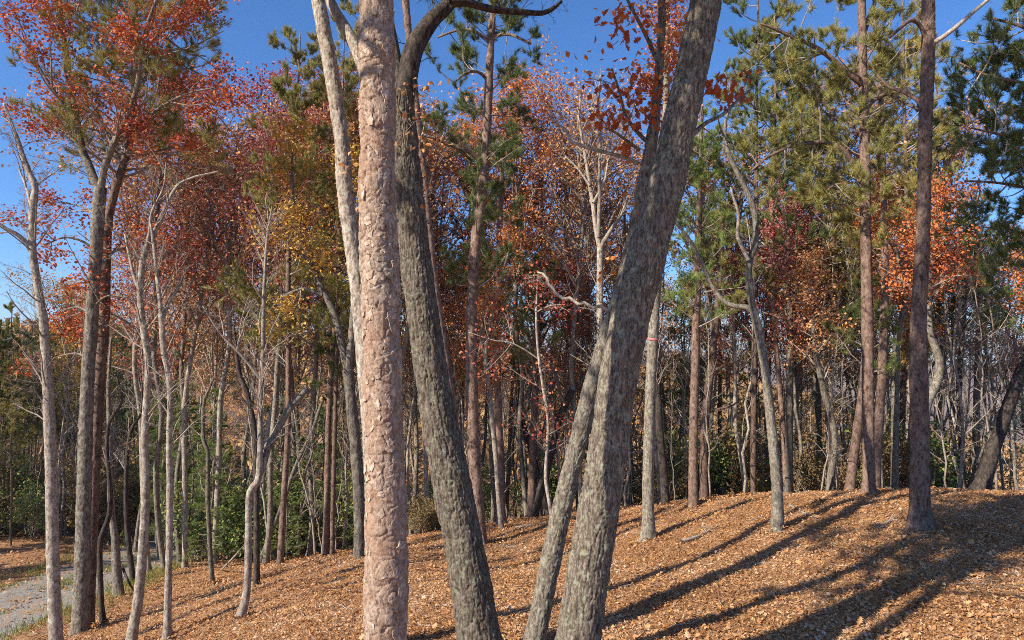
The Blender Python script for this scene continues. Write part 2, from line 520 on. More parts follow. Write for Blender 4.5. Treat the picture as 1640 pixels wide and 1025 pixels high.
# ------------------------------------------------------------------ the lie of the land
ROAD_PX = [(-60, 1010, 17.5), (0, 980, 19.5), (100, 938, 23), (195, 906, 27.5), (255, 888, 31), (300, 874, 36), (390, 822, 50), (535, 750, 78)]
ctl = [at(*p) for p in [
    (1400, 1025, 9.5), (1475, 846, 14), (1245, 852, 15), (1038, 868, 17), (577, 897, 18), (820, 1025, 10.3), (382, 995, 13.5),
    (600, 940, 14.5), (750, 900, 17.5),
    (1640, 1000, 9.3), (1640, 868, 13), (1600, 787, 18.5), (1450, 789, 19.2), (1340, 789, 19.8), (1250, 789, 20.3), (1130, 800, 22), (1000, 815, 23.5),
    (800, 838, 25), (680, 857, 25.5), (530, 892, 24), (420, 908, 24), (300, 918, 24.5), (240, 942, 22), (190, 959, 19.8),
    (130, 1013, 17), (212, 1032, 14.5), (265, 1032, 14), (85, 1055, 15),
    (50, 866, 31), (50, 825, 40), (150, 835, 40), (-150, 900, 28), (-200, 960, 22)] + ROAD_PX]
ctl += [np.array((x, y, z + CAMZ)) for x, y, z in [
    (0, 4.5, -4.0), (-5, 5, -4.6), (5, 5, -3.6), (0, -10, -3.6), (-12, -8, -5.6), (12, -8, -2.6), (25, 8, -3.0), (-30, 0, -7.9), (-32, 25, -8.6),
    (-14.6, 10, -6.8), (-15, 2, -6.6), (26, 26, -6.6), (18, 30, -8.0), (10, 33, -8.5), (4, 36, -9.0), (-3, 38, -9.6), (-8, 38, -10.0), (12, 45, -12.5), (30, 45, -14), (0, 52, -12.5), (-10, 55, -12.2), (-40, 60, -14.5), (30, 70, -22), (0, 75, -17), (-30, 80, -19), (60, 50, -14), (-60, 40, -11), (60, 10, -5), (-60, -10, -9), (40, -30, -2), (-40, -30, -8)]]
ctl = np.array(ctl)

def tps_k(r):
    return np.where(r > 1e-6, r * r * np.log(np.maximum(r, 1e-6)), 0)
def tps_fit(c, lam=0.6):
    n = len(c)
    D = np.linalg.norm(c[:, None, :2] - c[None, :, :2], axis=2)
    A = np.zeros((n + 3, n + 3))
    A[:n, :n] = tps_k(D) + np.eye(n) * lam
    A[:n, n] = 1; A[:n, n + 1:] = c[:, :2]
    A[n, :n] = 1; A[n + 1:, :n] = c[:, :2].T
    return np.linalg.solve(A, np.concatenate((c[:, 2], np.zeros(3))))
tps_w = tps_fit(ctl)

def h_far(x, y):
    r = np.hypot(x, y)
    s = np.where(y > 1, 820 + F * x / np.maximum(y, 1), np.where(x > 0, 2200, -600))
    s = np.clip(s, -600, 2200)
    ridge = np.interp(s, [-600, 0, 700, 1000, 1180, 1300, 1500, 1640, 2200], [2, 0, -2, -12, -15, -22, -34, -38, -30])
    mt = np.interp(s, [-600, 0, 700, 1100, 1300, 1420, 1520, 1640, 2200], [40, 30, 20, 10, -26, -14, -38, -20, 20])
    near = np.interp(s, [-600, 500, 1100, 2200], [-20, -22, -27, -28])
    def seg(a, b, r0, r1):
        t = np.clip((r - r0) / (r1 - r0), 0, 1)
        return a + (b - a) * t * t * (3 - 2 * t)
    z = seg(near, ridge, 90, 220)
    z = np.where(r > 230, seg(ridge, -210.0, 230, 1100), z)
    z = np.where(r > 1500, seg(-210.0, mt, 1500, 2500), z)
    z = np.where(r > 2600, seg(mt, mt - 60, 2600, 3400), z)
    q = np.stack((x / 180, y / 180, 0 * x), -1).reshape(-1, 3)
    z = z + (fbm(q, 4).reshape(x.shape) - 0.5) * np.clip((r - 200) / 12, 0, 50)
    return z + CAMZ

def hgt(x, y):
    x = np.asarray(x, dtype=float); y = np.asarray(y, dtype=float)
    sh = x.shape
    x = x.ravel(); y = y.ravel()
    r = np.hypot(x, y)
    z = np.zeros(len(x))
    w = np.clip((r - 62) / 45, 0, 1)
    w = w * w * (3 - 2 * w)
    nr = w < 1
    if nr.any():
        xn, yn = x[nr], y[nr]
        out = np.zeros(len(xn))
        for k in range(0, len(xn), 20000):
            a, b = xn[k:k + 20000], yn[k:k + 20000]
            D = np.hypot(a[:, None] - ctl[None, :, 0], b[:, None] - ctl[None, :, 1])
            out[k:k + 20000] = tps_k(D) @ tps_w[:-3] + tps_w[-3] + tps_w[-2] * a + tps_w[-1] * b
        q = np.stack((xn * 0.55, yn * 0.55, 0 * xn), 1)
        out += ((fbm(q, 3) - 0.5) * 0.28 + (fbm(q * 3.4, 2) - 0.5) * 0.13) * (1 - 0.85 * road_w(xn, yn))
        z[nr] = out * (1 - w[nr])
    fr = w > 0
    if fr.any():
        z[fr] += h_far(x[fr], y[fr]) * w[fr]
    return z.reshape(sh)

road_pts = np.array([(-15.0, -30, 0), (-14.8, 2, 0), (-14.6, 10, 0)] + [tuple(at(*p)) for p in ROAD_PX[1:]] + [(-24, 110, 0)])[:, :2]
road_line = smooth_path(np.column_stack((road_pts, np.zeros(len(road_pts)))), 0.4)[:, :2]
def road_dist(x, y):
    d = np.full(len(x), 99.0)
    ok = (x < 2) & (x > -40)
    if ok.any():
        R = road_line[::2]
        xx, yy = x[ok], y[ok]
        o = np.empty(len(xx))
        for k in range(0, len(xx), 20000):
            o[k:k + 20000] = np.hypot(xx[k:k + 20000, None] - R[None, :, 0], yy[k:k + 20000, None] - R[None, :, 1]).min(1)
        d[ok] = o
    return d
def road_w(x, y):
    return np.clip((3.2 - road_dist(x, y)) / 1.2, 0, 1)

def ground_hit(px, py, y0=7.5, y1=40):
    Y = np.linspace(y0, y1, 300)
    P = np.array([at(px, py, y) for y in Y])
    g = hgt(P[:, 0], P[:, 1])
    below = np.nonzero(P[:, 2] <= g)[0]
    return Y[below[0]] if len(below) else 22.0

def geo_steps(a, b, n):
    return a * (b / a) ** (np.arange(1, n + 1) / n)
xs = np.concatenate((-geo_steps(60, 5200, 46)[::-1], np.arange(-60, -20, 0.9), np.arange(-20, 20, 0.25), np.arange(20, 60, 0.9), geo_steps(60, 5200, 46)))
ys = np.concatenate((-geo_steps(30, 900, 14)[::-1], np.arange(-30, 5, 1.0), np.arange(5, 30, 0.25), np.arange(30, 110, 0.9), geo_steps(110, 5200, 60)))
GX, GY = np.meshgrid(xs, ys)
GZ = hgt(GX, GY)
rd = road_dist(GX.ravel(), GY.ravel()).reshape(GX.shape)
GZ -= 0.10 * (rd < 1.9)
nx, ny = len(xs), len(ys)
a = (np.arange(ny - 1)[:, None] * nx + np.arange(nx - 1)[None]).ravel()
quads = np.stack((a, a + 1, a + nx + 1, a + nx), 1)
me = make_mesh('forest_floor', np.stack((GX, GY, GZ), -1).reshape(-1, 3), [quads], True)
me.materials.append(M['floor']); me.materials.append(M['hill'])
cx = np.hypot(GX, GY)[:-1, :-1].ravel()
me.polygons.foreach_set('material_index', (cx > 105).astype(np.int32))
floor = obj('forest_floor', me, None, kind='structure')

# gravel road: one sheet over the ground, 3.4 m wide
w_off = np.linspace(-2.1, 2.1, 11)
rl = smooth_path(np.column_stack((road_pts, np.zeros(len(road_pts)))), 0.35)[:, :2]
tg = nrm(np.gradient(rl, axis=0)); side = np.stack((tg[:, 1], -tg[:, 0]), 1)
edge_n = fbm(np.stack((rl[:, 0] * 0.8, rl[:, 1] * 0.8, 0 * rl[:, 0]), 1), 3) - 0.5
RX = rl[:, None, 0] + side[:, None, 0] * w_off[None] * (1 + 0.25 * edge_n[:, None])
RY = rl[:, None, 1] + side[:, None, 1] * w_off[None] * (1 + 0.25 * edge_n[:, None])
RZ = hgt(RX, RY) + 0.012 + 0.03 * np.cos(w_off / 2.1 * 2 * math.pi * 1.0)[None] * -0.6
k = np.arange(len(rl) - 1)[:, None] * 11 + np.arange(10)[None]
k = k.ravel()
obj('gravel_road', make_mesh('gravel_road', np.stack((RX, RY, RZ), -1).reshape(-1, 3), [np.stack((k, k + 1, k + 12, k + 11), 1)]), M['gravel'], kind='structure')

# ------------------------------------------------------------------ trees
TREES = []        # (photo x, Y, label) of the traced ones
def pts_world(pts, Y, dy=0.0):
    n = len(pts)
    out = []
    for k, p in enumerate(pts):
        yy = Y + dy * k / max(1, n - 1)
        q = at(p[0], p[1], yy)
        out.append((*q, 0.5 * p[2] * yy / F))
    return np.array(out)

def to_ground(W):
    """continue the stem down to the ground, or cut it there"""
    W = W.copy()
    g = float(hgt(W[0:1, 0], W[0:1, 1])[0])
    d = W[0, :3] - W[1, :3]
    d = d / np.linalg.norm(d)
    if d[2] > -0.5: d = np.array((0, 0, -1.0))
    if W[0, 2] > g - 0.05:
        for it in range(3):
            t = (W[0, 2] - g + 0.15) / -d[2]
            q = W[0, :3] + d * t
            g = float(hgt(q[0:1], q[1:2])[0])
        slope = min(1.25, 1 + 0.02 * t)
        if t > 0.4:
            W = np.vstack(((*q, W[0, 3] * slope), W))
        else:
            W[0, :3] = q
    return W

def bark_disp(P, N, R, kind, seed):
    """relief of the bark over a stem grid; P (n,3) axis, N (n,m,3), R (n,)"""
    n, m, _ = N.shape
    s = np.concatenate(([0], np.cumsum(np.linalg.norm(np.diff(P, axis=0), axis=1))))
    th = np.arctan2(np.sin(np.linspace(0, 2 * math.pi, m, endpoint=False)), np.cos(np.linspace(0, 2 * math.pi, m, endpoint=False)))
    r0 = float(np.mean(R))
    q = np.stack((np.cos(th)[None] * r0 + 0 * s[:, None], np.sin(th)[None] * r0 + 0 * s[:, None], s[:, None] + 0 * th[None]), -1).reshape(-1, 3)
    if kind == 'oak':
        fq = min(2.2, max(1.0, 0.2 / r0) ** 0.5)
        w = q * fq + 0.035 * np.stack([vnoise(q * fq * 8 + 5 * k + seed) - 0.5 for k in range(3)], 1)
        a = vnoise(w * np.array((27, 27, 5.5)) + seed)
        b = vnoise(w * np.array((40, 40, 11)) + seed + 40)
        rg = np.minimum(np.abs(a - 0.5) * 6.5, 1) * 0.62 + np.minimum(np.abs(b - 0.5) * 6.0, 1) * 0.38
        c = vnoise(w * np.array((32, 32, 40)) + seed + 90)
        dd = (rg - 0.7) * 0.025 / fq + (c - 0.5) * 0.010 / fq
        dd = dd + (fbm(q * 3.1 + seed, 2) - 0.5) * 0.035 * min(1, r0 / 0.2)
        dd = dd * min(1, r0 / 0.07)
    elif kind == 'pine':
        w = q * np.array((11, 11, 7.5)) + 1.1 * np.stack([vnoise(q * 11 + 5 * k + seed) - 0.5 for k in range(3)], 1)
        d1, d2, cid = worley(w, seed)
        e = np.clip((d2 - d1) / 0.16, 0, 1)
        d1b, d2b, cidb = worley(w * 2.3 + 11, seed + 5)
        e2 = np.clip((d2b - d1b) / 0.2, 0, 1)
        dd = (e ** 0.5 - 1) * 0.015 + (cid - 0.5) * 0.013 + (e2 ** 0.5 - 1) * 0.005 + (cidb - 0.5) * 0.006
        dd = dd + (fbm(q * 2.3 + seed, 2) - 0.5) * 0.05
    else:
        dd = (fbm(q * np.array((16, 16, 6)) + seed, 3) - 0.5) * 0.22 * r0
        dd = dd + (fbm(q * 4 + seed, 2) - 0.5) * 0.25 * r0
    return dd.reshape(n, m)

def hi_stem(W, nseg, step, kind, seed, flare=True):
    S = smooth_path(W, step)
    P, R = S[:, :3], S[:, 3].copy()
    if flare:
        s = np.concatenate(([0], np.cumsum(np.linalg.norm(np.diff(P, axis=0), axis=1))))
        R = R * (1 + 0.35 * np.exp(-s / 0.28))
    d, u, v = frames(P)
    th = np.linspace(0, 2 * math.pi, nseg, endpoint=False)
    N = u[:, None] * np.cos(th)[None, :, None] + v[:, None] * np.sin(th)[None, :, None]
    RR = R[:, None] + bark_disp(P, N, R, kind, seed)
    if flare:
        lobe = np.maximum(0, np.sin(th * 3 + seed) + 0.6 * np.sin(th * 5 + 2 * seed))
        RR = RR * (1 + 0.55 * np.exp(-s / 0.22)[:, None] * lobe[None])
    V = (P[:, None] + N * RR[..., None]).reshape(-1, 3)
    Fc = ring_faces(len(P), nseg)
    tip = len(V)
    V = np.vstack((V, P[-1]))
    last = (len(P) - 1) * nseg + np.arange(nseg)
    return V, Fc, np.stack((last, np.roll(last, -1), np.full(nseg, tip)), 1), (P, R, N, RR)

def broadleaf(stems, rng, n1=26, L1=2.6, leaves=3, size=0.09, up=0.45, n2=7, n3=4, t0=0.3, ang=58, spread=0.16, L2=0.42, keep=1.0, twig=True):
    """branch tubes and leaf quads for the stems (list of (P, R)); returns (branch MB, leaf (V, T) or None)"""
    par, rad = zip(*[resamp(P, R, 10) for P, R in stems])
    par = np.array(par); rad = np.array(rad)
    plen = np.linalg.norm(np.diff(par, axis=1), axis=2).sum(1)
    cnt = np.maximum(1, (n1 * plen / plen.sum()).astype(int))
    b1, r1 = grow(par, rad, cnt, t0, 0.98, ang, L1, 0.5, up, 0.16, 6, 0.016, rng, 0.45)
    l1 = np.linalg.norm(np.diff(b1, axis=1), axis=2).sum(1)
    b2, r2 = grow(b1, r1, n2, 0.2, 1.0, 48, l1 * L2, 0.5, 0.18, 0.22, 5, 0.013, rng, 0.4)
    l2 = np.linalg.norm(np.diff(b2, axis=1), axis=2).sum(1)
    b3, r3 = grow(b2, r2, n3, 0.2, 1.0, 45, l2 * 0.5, 0.5, 0.1, 0.25, 4, 0.012, rng, 0.3)
    mb = MB()
    mb.add(*batch_tube(b1, r1, 6)); mb.add(*batch_tube(b2, r2, 4))
    if twig: mb.add(*batch_tube(b3, r3, 3))
    lv = None
    if leaves:
        src = b3 if keep >= 1 else b3[rng.random(len(b3)) < keep]
        tips = src[:, 1:].reshape(-1, 3)
        P = np.repeat(tips, leaves, 0) + rng.normal(size=(len(tips) * leaves, 3)) * spread
        lv = leaf_quads(P, size, rng)
    return mb, lv

def conifer(stems, rng, n1=34, L1=2.4, t0=0.45, up=0.18, ang=78, k=20, ln=0.18, wd=0.009, n2=8, n3=3, bend=0.35, spread=0.9, lt=0.6):
    par, rad = zip(*[resamp(P, R, 12) for P, R in stems])
    par = np.array(par); rad = np.array(rad)
    plen = np.linalg.norm(np.diff(par, axis=1), axis=2).sum(1)
    cnt = np.maximum(1, (n1 * plen / plen.sum()).astype(int))
    b1, r1 = grow(par, rad, cnt, t0, 0.99, ang, L1, 0.45, up, 0.14, 6, 0.014, rng, lt, bend)
    l1 = np.linalg.norm(np.diff(b1, axis=1), axis=2).sum(1)
    b2, r2 = grow(b1, r1, n2, 0.3, 1.0, 50, l1 * 0.36, 0.45, 0.2, 0.2, 4, 0.012, rng, 0.4, 0.3)
    l2 = np.linalg.norm(np.diff(b2, axis=1), axis=2).sum(1)
    b3, r3 = grow(b2, r2, n3, 0.3, 1.0, 45, l2 * 0.5, 0.4, 0.25, 0.2, 3, 0.012, rng, 0.2, 0.3)
    mb = MB()
    mb.add(*batch_tube(b1, r1, 6)); mb.add(*batch_tube(b2, r2, 3)); mb.add(*batch_tube(b3, r3, 3))
    P = np.concatenate((b3[:, -1], b3[:, 1], b2[:, -1]))
    D = nrm(np.concatenate((b3[:, -1] - b3[:, -2], b3[:, -1] - b3[:, -2], b2[:, -1] - b2[:, -2])) * 1.0 + np.array((0, 0, 0.02)))
    return mb, needle_tris(P, D, k, ln, wd, rng, spread)

def twigs_only(stems, rng, **kw):
    kw['leaves'] = 0
    return broadleaf(stems, rng, **kw)

SEED = [10]
def tree(name, label, cat, pts, Y=None, dy=0.0, bark='grey_bark', limbs=(), top=0, top_lean=0.0, crown=None, ckw=None, leaf=None,
         nseg=12, step=0.14, relief='plain', snag=False, group=None, t0=None, limb_dy=1.0, short=None, twig='twig_bark'):
    """a traced tree: stem (and limbs) follow the photo, the rest grows from them"""
    SEED[0] += 1
    rng = rng_of(SEED[0])
    if Y is None:
        Y = ground_hit(pts[0][0], pts[0][1])
    W = to_ground(pts_world(pts, Y, dy))
    if top:
        d = nrm((W[-1, :3] - W[-3 if len(W) > 2 else -2, :3])[None])[0]
        d = nrm((d + np.array((top_lean, 0, 0.6)))[None])[0]
        n = 4
        ext = []
        for j in range(1, n + 1):
            q = W[-1, :3] + d * top * j / n + rng.normal(size=3) * 0.12 * np.array((1, 1, 0))
            ext.append((*q, max(0.012, W[-1, 3] * (1 - 0.85 * j / n))))
        W = np.vstack((W, ext))
    base = W[0, :3].copy()
    L = W.copy(); L[:, :3] -= base
    root = thing(name, base, label, cat, group)
    V, Fc, T, info = hi_stem(L, nseg, step, relief, SEED[0] * 3.7)
    mb = MB(); mb.add(V, Fc); mb.F.setdefault(3, []).append(T)
    trunk = obj('trunk', mb.mesh('trunk'), M[bark], root)
    stems = [(info[0], info[1])]
    for lb in limbs:
        opt = lb[-1] if isinstance(lb[-1], dict) else {}
        lp = [p for p in lb if not isinstance(p, dict)]
        lw = pts_world(lp, Y + dy * opt.get('from', 0.5), opt.get('dy', rng.uniform(-limb_dy, limb_dy)))
        # root the limb on the stem axis at the height where it leaves
        kx = int(np.argmin(np.linalg.norm((W[:, :3] - lw[0, :3]), axis=1)))
        lw[:, :3] -= base
        S = smooth_path(lw, 0.12)
        v_, f_, t_ = tube(S[:, :3], S[:, 3], max(6, nseg - 3), 0.12, SEED[0])
        m2 = MB(); m2.add(v_, f_); m2.F.setdefault(3, []).append(t_)
        obj('limb', m2.mesh('limb'), M[opt.get('bark', bark)], root, label=opt.get('label'))
        if not opt.get('bare'):
            stems.append((S[:, :3], S[:, 3]))
        else:
            tw, _ = broadleaf([(S[:, :3], S[:, 3])], rng, n1=opt.get('n1', 7), L1=0.55, leaves=0, n2=3, n3=2, t0=0.15, up=0.1)
            obj('twig', tw.mesh('twig'), M[opt.get('bark', twig)], root, kind='stuff')
    if crown:
        kw = dict(ckw or {})
        if kw.pop('limbs_only', False): stems = stems[1:]
        if t0 is not None: kw['t0'] = t0
        if crown in ('broad', 'bare'):
            if crown == 'bare': kw['leaves'] = 0
            br, lv = broadleaf(stems, rng, **kw)
        else:
            br, lv = conifer(stems, rng, **kw)
        obj('branch', br.mesh('branch'), M[twig], root, kind='stuff')
        if lv is not None:
            obj('crown', make_mesh('crown', lv[0], [lv[1]], False), M[leaf], root)
    TREES.append((pts[0][0], Y, short or label))
    return root, trunk, info, base, Y

BARE = dict(n1=12, L1=1.5, n2=6, n3=4, size=0.08)

# ---- the four big stems in front
pine, pine_trunk, pine_info, pine_base, pine_Y = tree('pine_tree', 'big pine with flaking pinkish bark plates, foremost straight trunk left of centre', 'tree',
    [(619, 1080, 68), (618, 1025, 66), (618, 930, 69), (619, 850, 66), (618, 760, 63), (614, 640, 63), (609, 512, 62), (607, 400, 61), (604, 250, 60), (604, 120, 58), (603, 0, 57)],
    Y=6.0, bark='pine_crevice', nseg=128, step=0.0095, relief='pine', top=12, crown='conifer', ckw=dict(n1=120, L1=3.0, k=26, n2=10), leaf='pine_needle', t0=0.42, short='the foremost flaking pine')
oak_a = tree('oak_tree', 'thick grey oak leaning left behind the flaking pine, forking into a shade-darkened limb on top', 'tree',
    [(777, 1070, 70), (768, 1025, 66), (748, 900, 62), (722, 768, 60), (699, 650, 54), (678, 512, 50), (666, 420, 49), (656, 320, 47), (647, 220, 42), (643, 150, 38)],
    Y=9.5, bark='big_oak_bark', nseg=150, step=0.012, relief='oak', snag=True,
    limbs=[[(643, 165, 38), (652, 120, 36), (664, 75, 32), (690, 35, 26), (722, 4, 21), (742, -22, 18), (760, -80, 15), (770, -160, 10), {'bark': 'dark_or_shaded_bark', 'dy': 0.8, 'from': 1, 'bare': True, 'n1': 14}],  # arching limb: shade painted in by a near-black bark colour
           [(643, 165, 32), (632, 100, 26), (618, 30, 24), (606, -60, 20), (596, -160, 14), (590, -280, 8), {'dy': 0.7, 'from': 1}],
           [(722, 4, 15), (748, 4, 13), (775, 12, 12), (805, 17, 11), (845, 20, 9), (868, 21, 8), (885, 14, 7), (899, 2, 5), {'bark': 'dark_or_shaded_bark', 'dy': 0.6, 'from': 1, 'bare': True, 'n1': 18}]],  # limb's far end, shade put into the colour here too
    crown='broad', ckw=dict(n1=16, L1=1.5, n2=4, n3=3, leaves=1), leaf='rust_leaf', t0=0.75, limb_dy=0.5, short='the left-leaning oak')
oak_b = tree('oak_tree', 'thickest oak, right of centre, leaning to the right out of the top of the frame', 'tree',
    [(910, 1100, 74), (926, 1025, 70), (944, 900, 66), (967, 768, 61), (985, 640, 59), (1009, 512, 61), (1038, 400, 61), (1066, 300, 57), (1088, 200, 53), (1111, 100, 52), (1131, 0, 50), (1150, -90, 47), (1165, -180, 40)],
    Y=7.9, bark='big_oak_bark', nseg=150, step=0.012, relief='oak', top=5, top_lean=0.2,
    limbs=[[(1098, 225, 9), (1112, 213, 8), (1132, 196, 7), (1157, 184, 6), (1176, 166, 5), (1192, 152, 4), (1206, 140, 3), {'from': 0.8, 'dy': 0.4, 'bark': 'grey_bark', 'bare': True}]],
    crown='broad', ckw=dict(n1=16, L1=2.6, n2=6, n3=4, leaves=1), leaf='orange_leaf', t0=0.82, limb_dy=0.5, short='the big leaning oak')
oak_c = tree('oak_tree', 'slimmer lichen-grey oak leaning along the left side of the thickest oak', 'tree',
    [(846, 1065, 33), (856, 1025, 32), (890, 860, 32), (911, 768, 29), (943, 640, 28), (962, 570, 26), (985, 500, 25), (1012, 400, 24), (1030, 300, 22), (1046, 210, 18), (1055, 120, 13), (1060, 30, 12), (1061, -60, 10)],
    Y=9.0, bark='oak_bark', nseg=84, step=0.014, relief='oak', top=3,
    limbs=[[(1022, 262, 7), (1000, 252, 6), (965, 243, 6), (935, 234, 6), (917, 228, 5), (905, 208, 4), (890, 196, 3), (878, 178, 2.5), {'bark': 'dead_wood', 'bare': True, 'dy': 0.3, 'from': 0.8, 'n1': 9, 'label': 'pale leafless dead limb'}],
           [(974, 497, 6), (962, 490, 6), (950, 493, 6), (936, 485, 5.5), (925, 487, 6), (912, 477, 5.5), (902, 479, 5.5), (889, 469, 5.5), (885, 460, 5), (878, 455, 5), (877, 446, 4.5), (869, 438, 4), (861, 436, 3), {'bark': 'dead_wood', 'bare': True, 'dy': 0.3, 'from': 0.6, 'n1': 10, 'label': 'crooked bleached dead limb'}],
           [(1034, 225, 7), (1015, 205, 6), (1000, 180, 5), (993, 150, 4), (980, 110, 3), {'dy': -0.5, 'from': 0.8}],
           [(1024, 240, 6), (1005, 226, 5), (985, 212, 4), (970, 205, 3), {'dy': -0.4, 'from': 0.8}],
           [(1054, 100, 8), (1036, 60, 6), (1010, 10, 5), (990, -30, 3), {'dy': 0.4, 'from': 0.9}]],
    crown='broad', ckw=dict(n1=18, L1=0.8, n2=5, n3=3, leaves=1, size=0.1), leaf='orange_leaf', t0=0.35, short='the slim leaning oak')

# loose bark plates on the pine
def plate_mesh(i):
    rng = rng_of(900 + i)
    n = 12
    w, h = rng.uniform(0.024, 0.05), rng.uniform(0.028, 0.075)
    th = np.linspace(0, 2 * math.pi, n, endpoint=False) + rng.uniform(-0.2, 0.2, n)
    r = rng.uniform(0.62, 1.2, n)
    sq = 1 / np.maximum(np.abs(np.cos(th)), np.abs(np.sin(th))) ** 0.7
    x, z = np.cos(th) * r * w * sq, np.sin(th) * r * h * sq
    y = -(x ** 2) / (2 * 0.17)
    t = rng.uniform(0.002, 0.004)
    out = np.stack((x, y, z), 1)
    bot = out + np.array((0, -0.012, 0))
    top = np.stack((x * 0.95, y + t, z * 0.96), 1)
    top[:, 1] += rng.uniform(-0.002, 0.002, n)
    c = np.array([(rng.normal() * 0.006, t + 0.001, rng.normal() * 0.01)])
    V = np.vstack((bot, out + np.array((0, t * 0.6, 0)), top, c))
    i0 = np.arange(n); i1 = (i0 + 1) % n
    Q = np.concatenate([np.stack((i0 + a_, i1 + a_, i1 + a_ + n, i0 + a_ + n), 1) for a_ in (0, n)])
    T = np.stack((i0 + 2 * n, i1 + 2 * n, np.full(n, 3 * n)), 1)
    return make_mesh('bark_plate', V, [Q, T], False)
plates = [plate_mesh(i) for i in range(14)]
for p_ in plates: p_.materials.append(M['pine_plate'])
Pq, Rq, Nq, RRq = pine_info
rg = rng_of(5)
vis = [k for k in range(len(Pq)) if 1.1 < Pq[k, 2] + pine_base[2] < 8.9]
made, spots, tries = 0, [], 0
extra = MB()
while made < 300 and tries < 9000:
    tries += 1
    k = vis[rg.integers(len(vis))]
    j = rg.integers(Nq.shape[1])
    nn = Nq[k, j]
    if nn[1] > 0.15: continue
    pos = Pq[k] + nn * (RRq[k, j] + 0.001)
    if spots and min(np.linalg.norm(np.array(spots[-260:]) - pos, axis=1)) < 0.05: continue
    spots.append(pos)
    o = obj('bark_plate', plates[rg.integers(14)], None, pine_trunk, pos)
    tilt = rg.uniform(-0.03, 0.05)
    yaw = math.atan2(nn[1], nn[0]) - math.pi / 2
    o.rotation_euler = (tilt, rg.uniform(-0.5, 0.5), yaw)
    s_ = rg.uniform(0.55, 1.25)
    o.scale = (s_, 1, s_)
    made += 1

# ---- twin pale stem behind the pine, and the forked tree below it
tree('forked_tree', 'pale grey forked tree leaning left, top just left of the flaking pine', 'tree',
    [(606, 900, 34), (597, 700, 32), (588, 600, 30), (578, 500, 28), (570, 430, 27), (560, 360, 26), (551, 290, 26), (549, 240, 24), (541, 180, 24), (530, 110, 23), (519, 50, 23), (510, 0, 22), (500, -60, 20), (494, -150, 16)],
    Y=10.2, bark='pale_bark', nseg=40, step=0.03, relief='oak', top=4, top_lean=-0.2,
    limbs=[[(596, 150, 22), (578, 95, 21), (556, 50, 19), (532, 8, 17), (515, -40, 15), (505, -110, 10), {'dy': 0.5, 'from': 0.8}]],
    crown='broad', ckw=dict(n1=16, L1=2.0, leaves=1), leaf='rust_leaf', t0=0.8, short='the pale forked tree')
tree('oak_tree', 'grey tree forking at mid height, left of the flaking pine, with arching left boughs', 'tree',
    [(577, 896, 19), (575, 800, 18), (569, 710, 18), (562, 640, 17), (557, 592, 17)], bark='grey_bark', nseg=24, step=0.05, relief='oak',
    limbs=[[(557, 596, 12), (548, 555, 12), (539, 515, 11), (525, 480, 10), (512, 455, 10), (502, 425, 9), (495, 400, 8), (478, 370, 7), (470, 320, 5), (468, 260, 4), (472, 210, 3)],
           [(557, 596, 12), (562, 550, 12), (567, 500, 12), (570, 450, 11), (566, 390, 9), (560, 320, 7), (552, 260, 5)],
           [(508, 440, 7), (490, 415, 6), (470, 395, 5), (458, 372, 4), (440, 350, 3)],
           [(516, 472, 6), (490, 463, 5), (468, 468, 5), (448, 480, 4), (430, 500, 3)]],
    crown='broad', ckw=dict(limbs_only=True, n1=46, L1=1.7, leaves=2, size=0.09, n3=4, keep=0.8), leaf='gold_leaf', t0=0.35, short='the forked grey tree by the pine')
tree('pine_tree', 'slender brown trunk rising behind the upper half of the left-leaning oak', 'tree',
    [(740, 800, 16), (722, 640, 15), (705, 520, 14), (695, 450, 13), (688, 380, 13), (680, 300, 13), (673, 240, 14), (664, 150, 13), (655, 60, 12), (648, -30, 11)], Y=15.5, bark='pine_bark', nseg=20, step=0.05, relief='oak',
    top=5, crown='conifer', ckw=dict(n1=30, L1=2.0, k=14), leaf='pine_needle', t0=0.72, short='the brown trunk behind the oak')

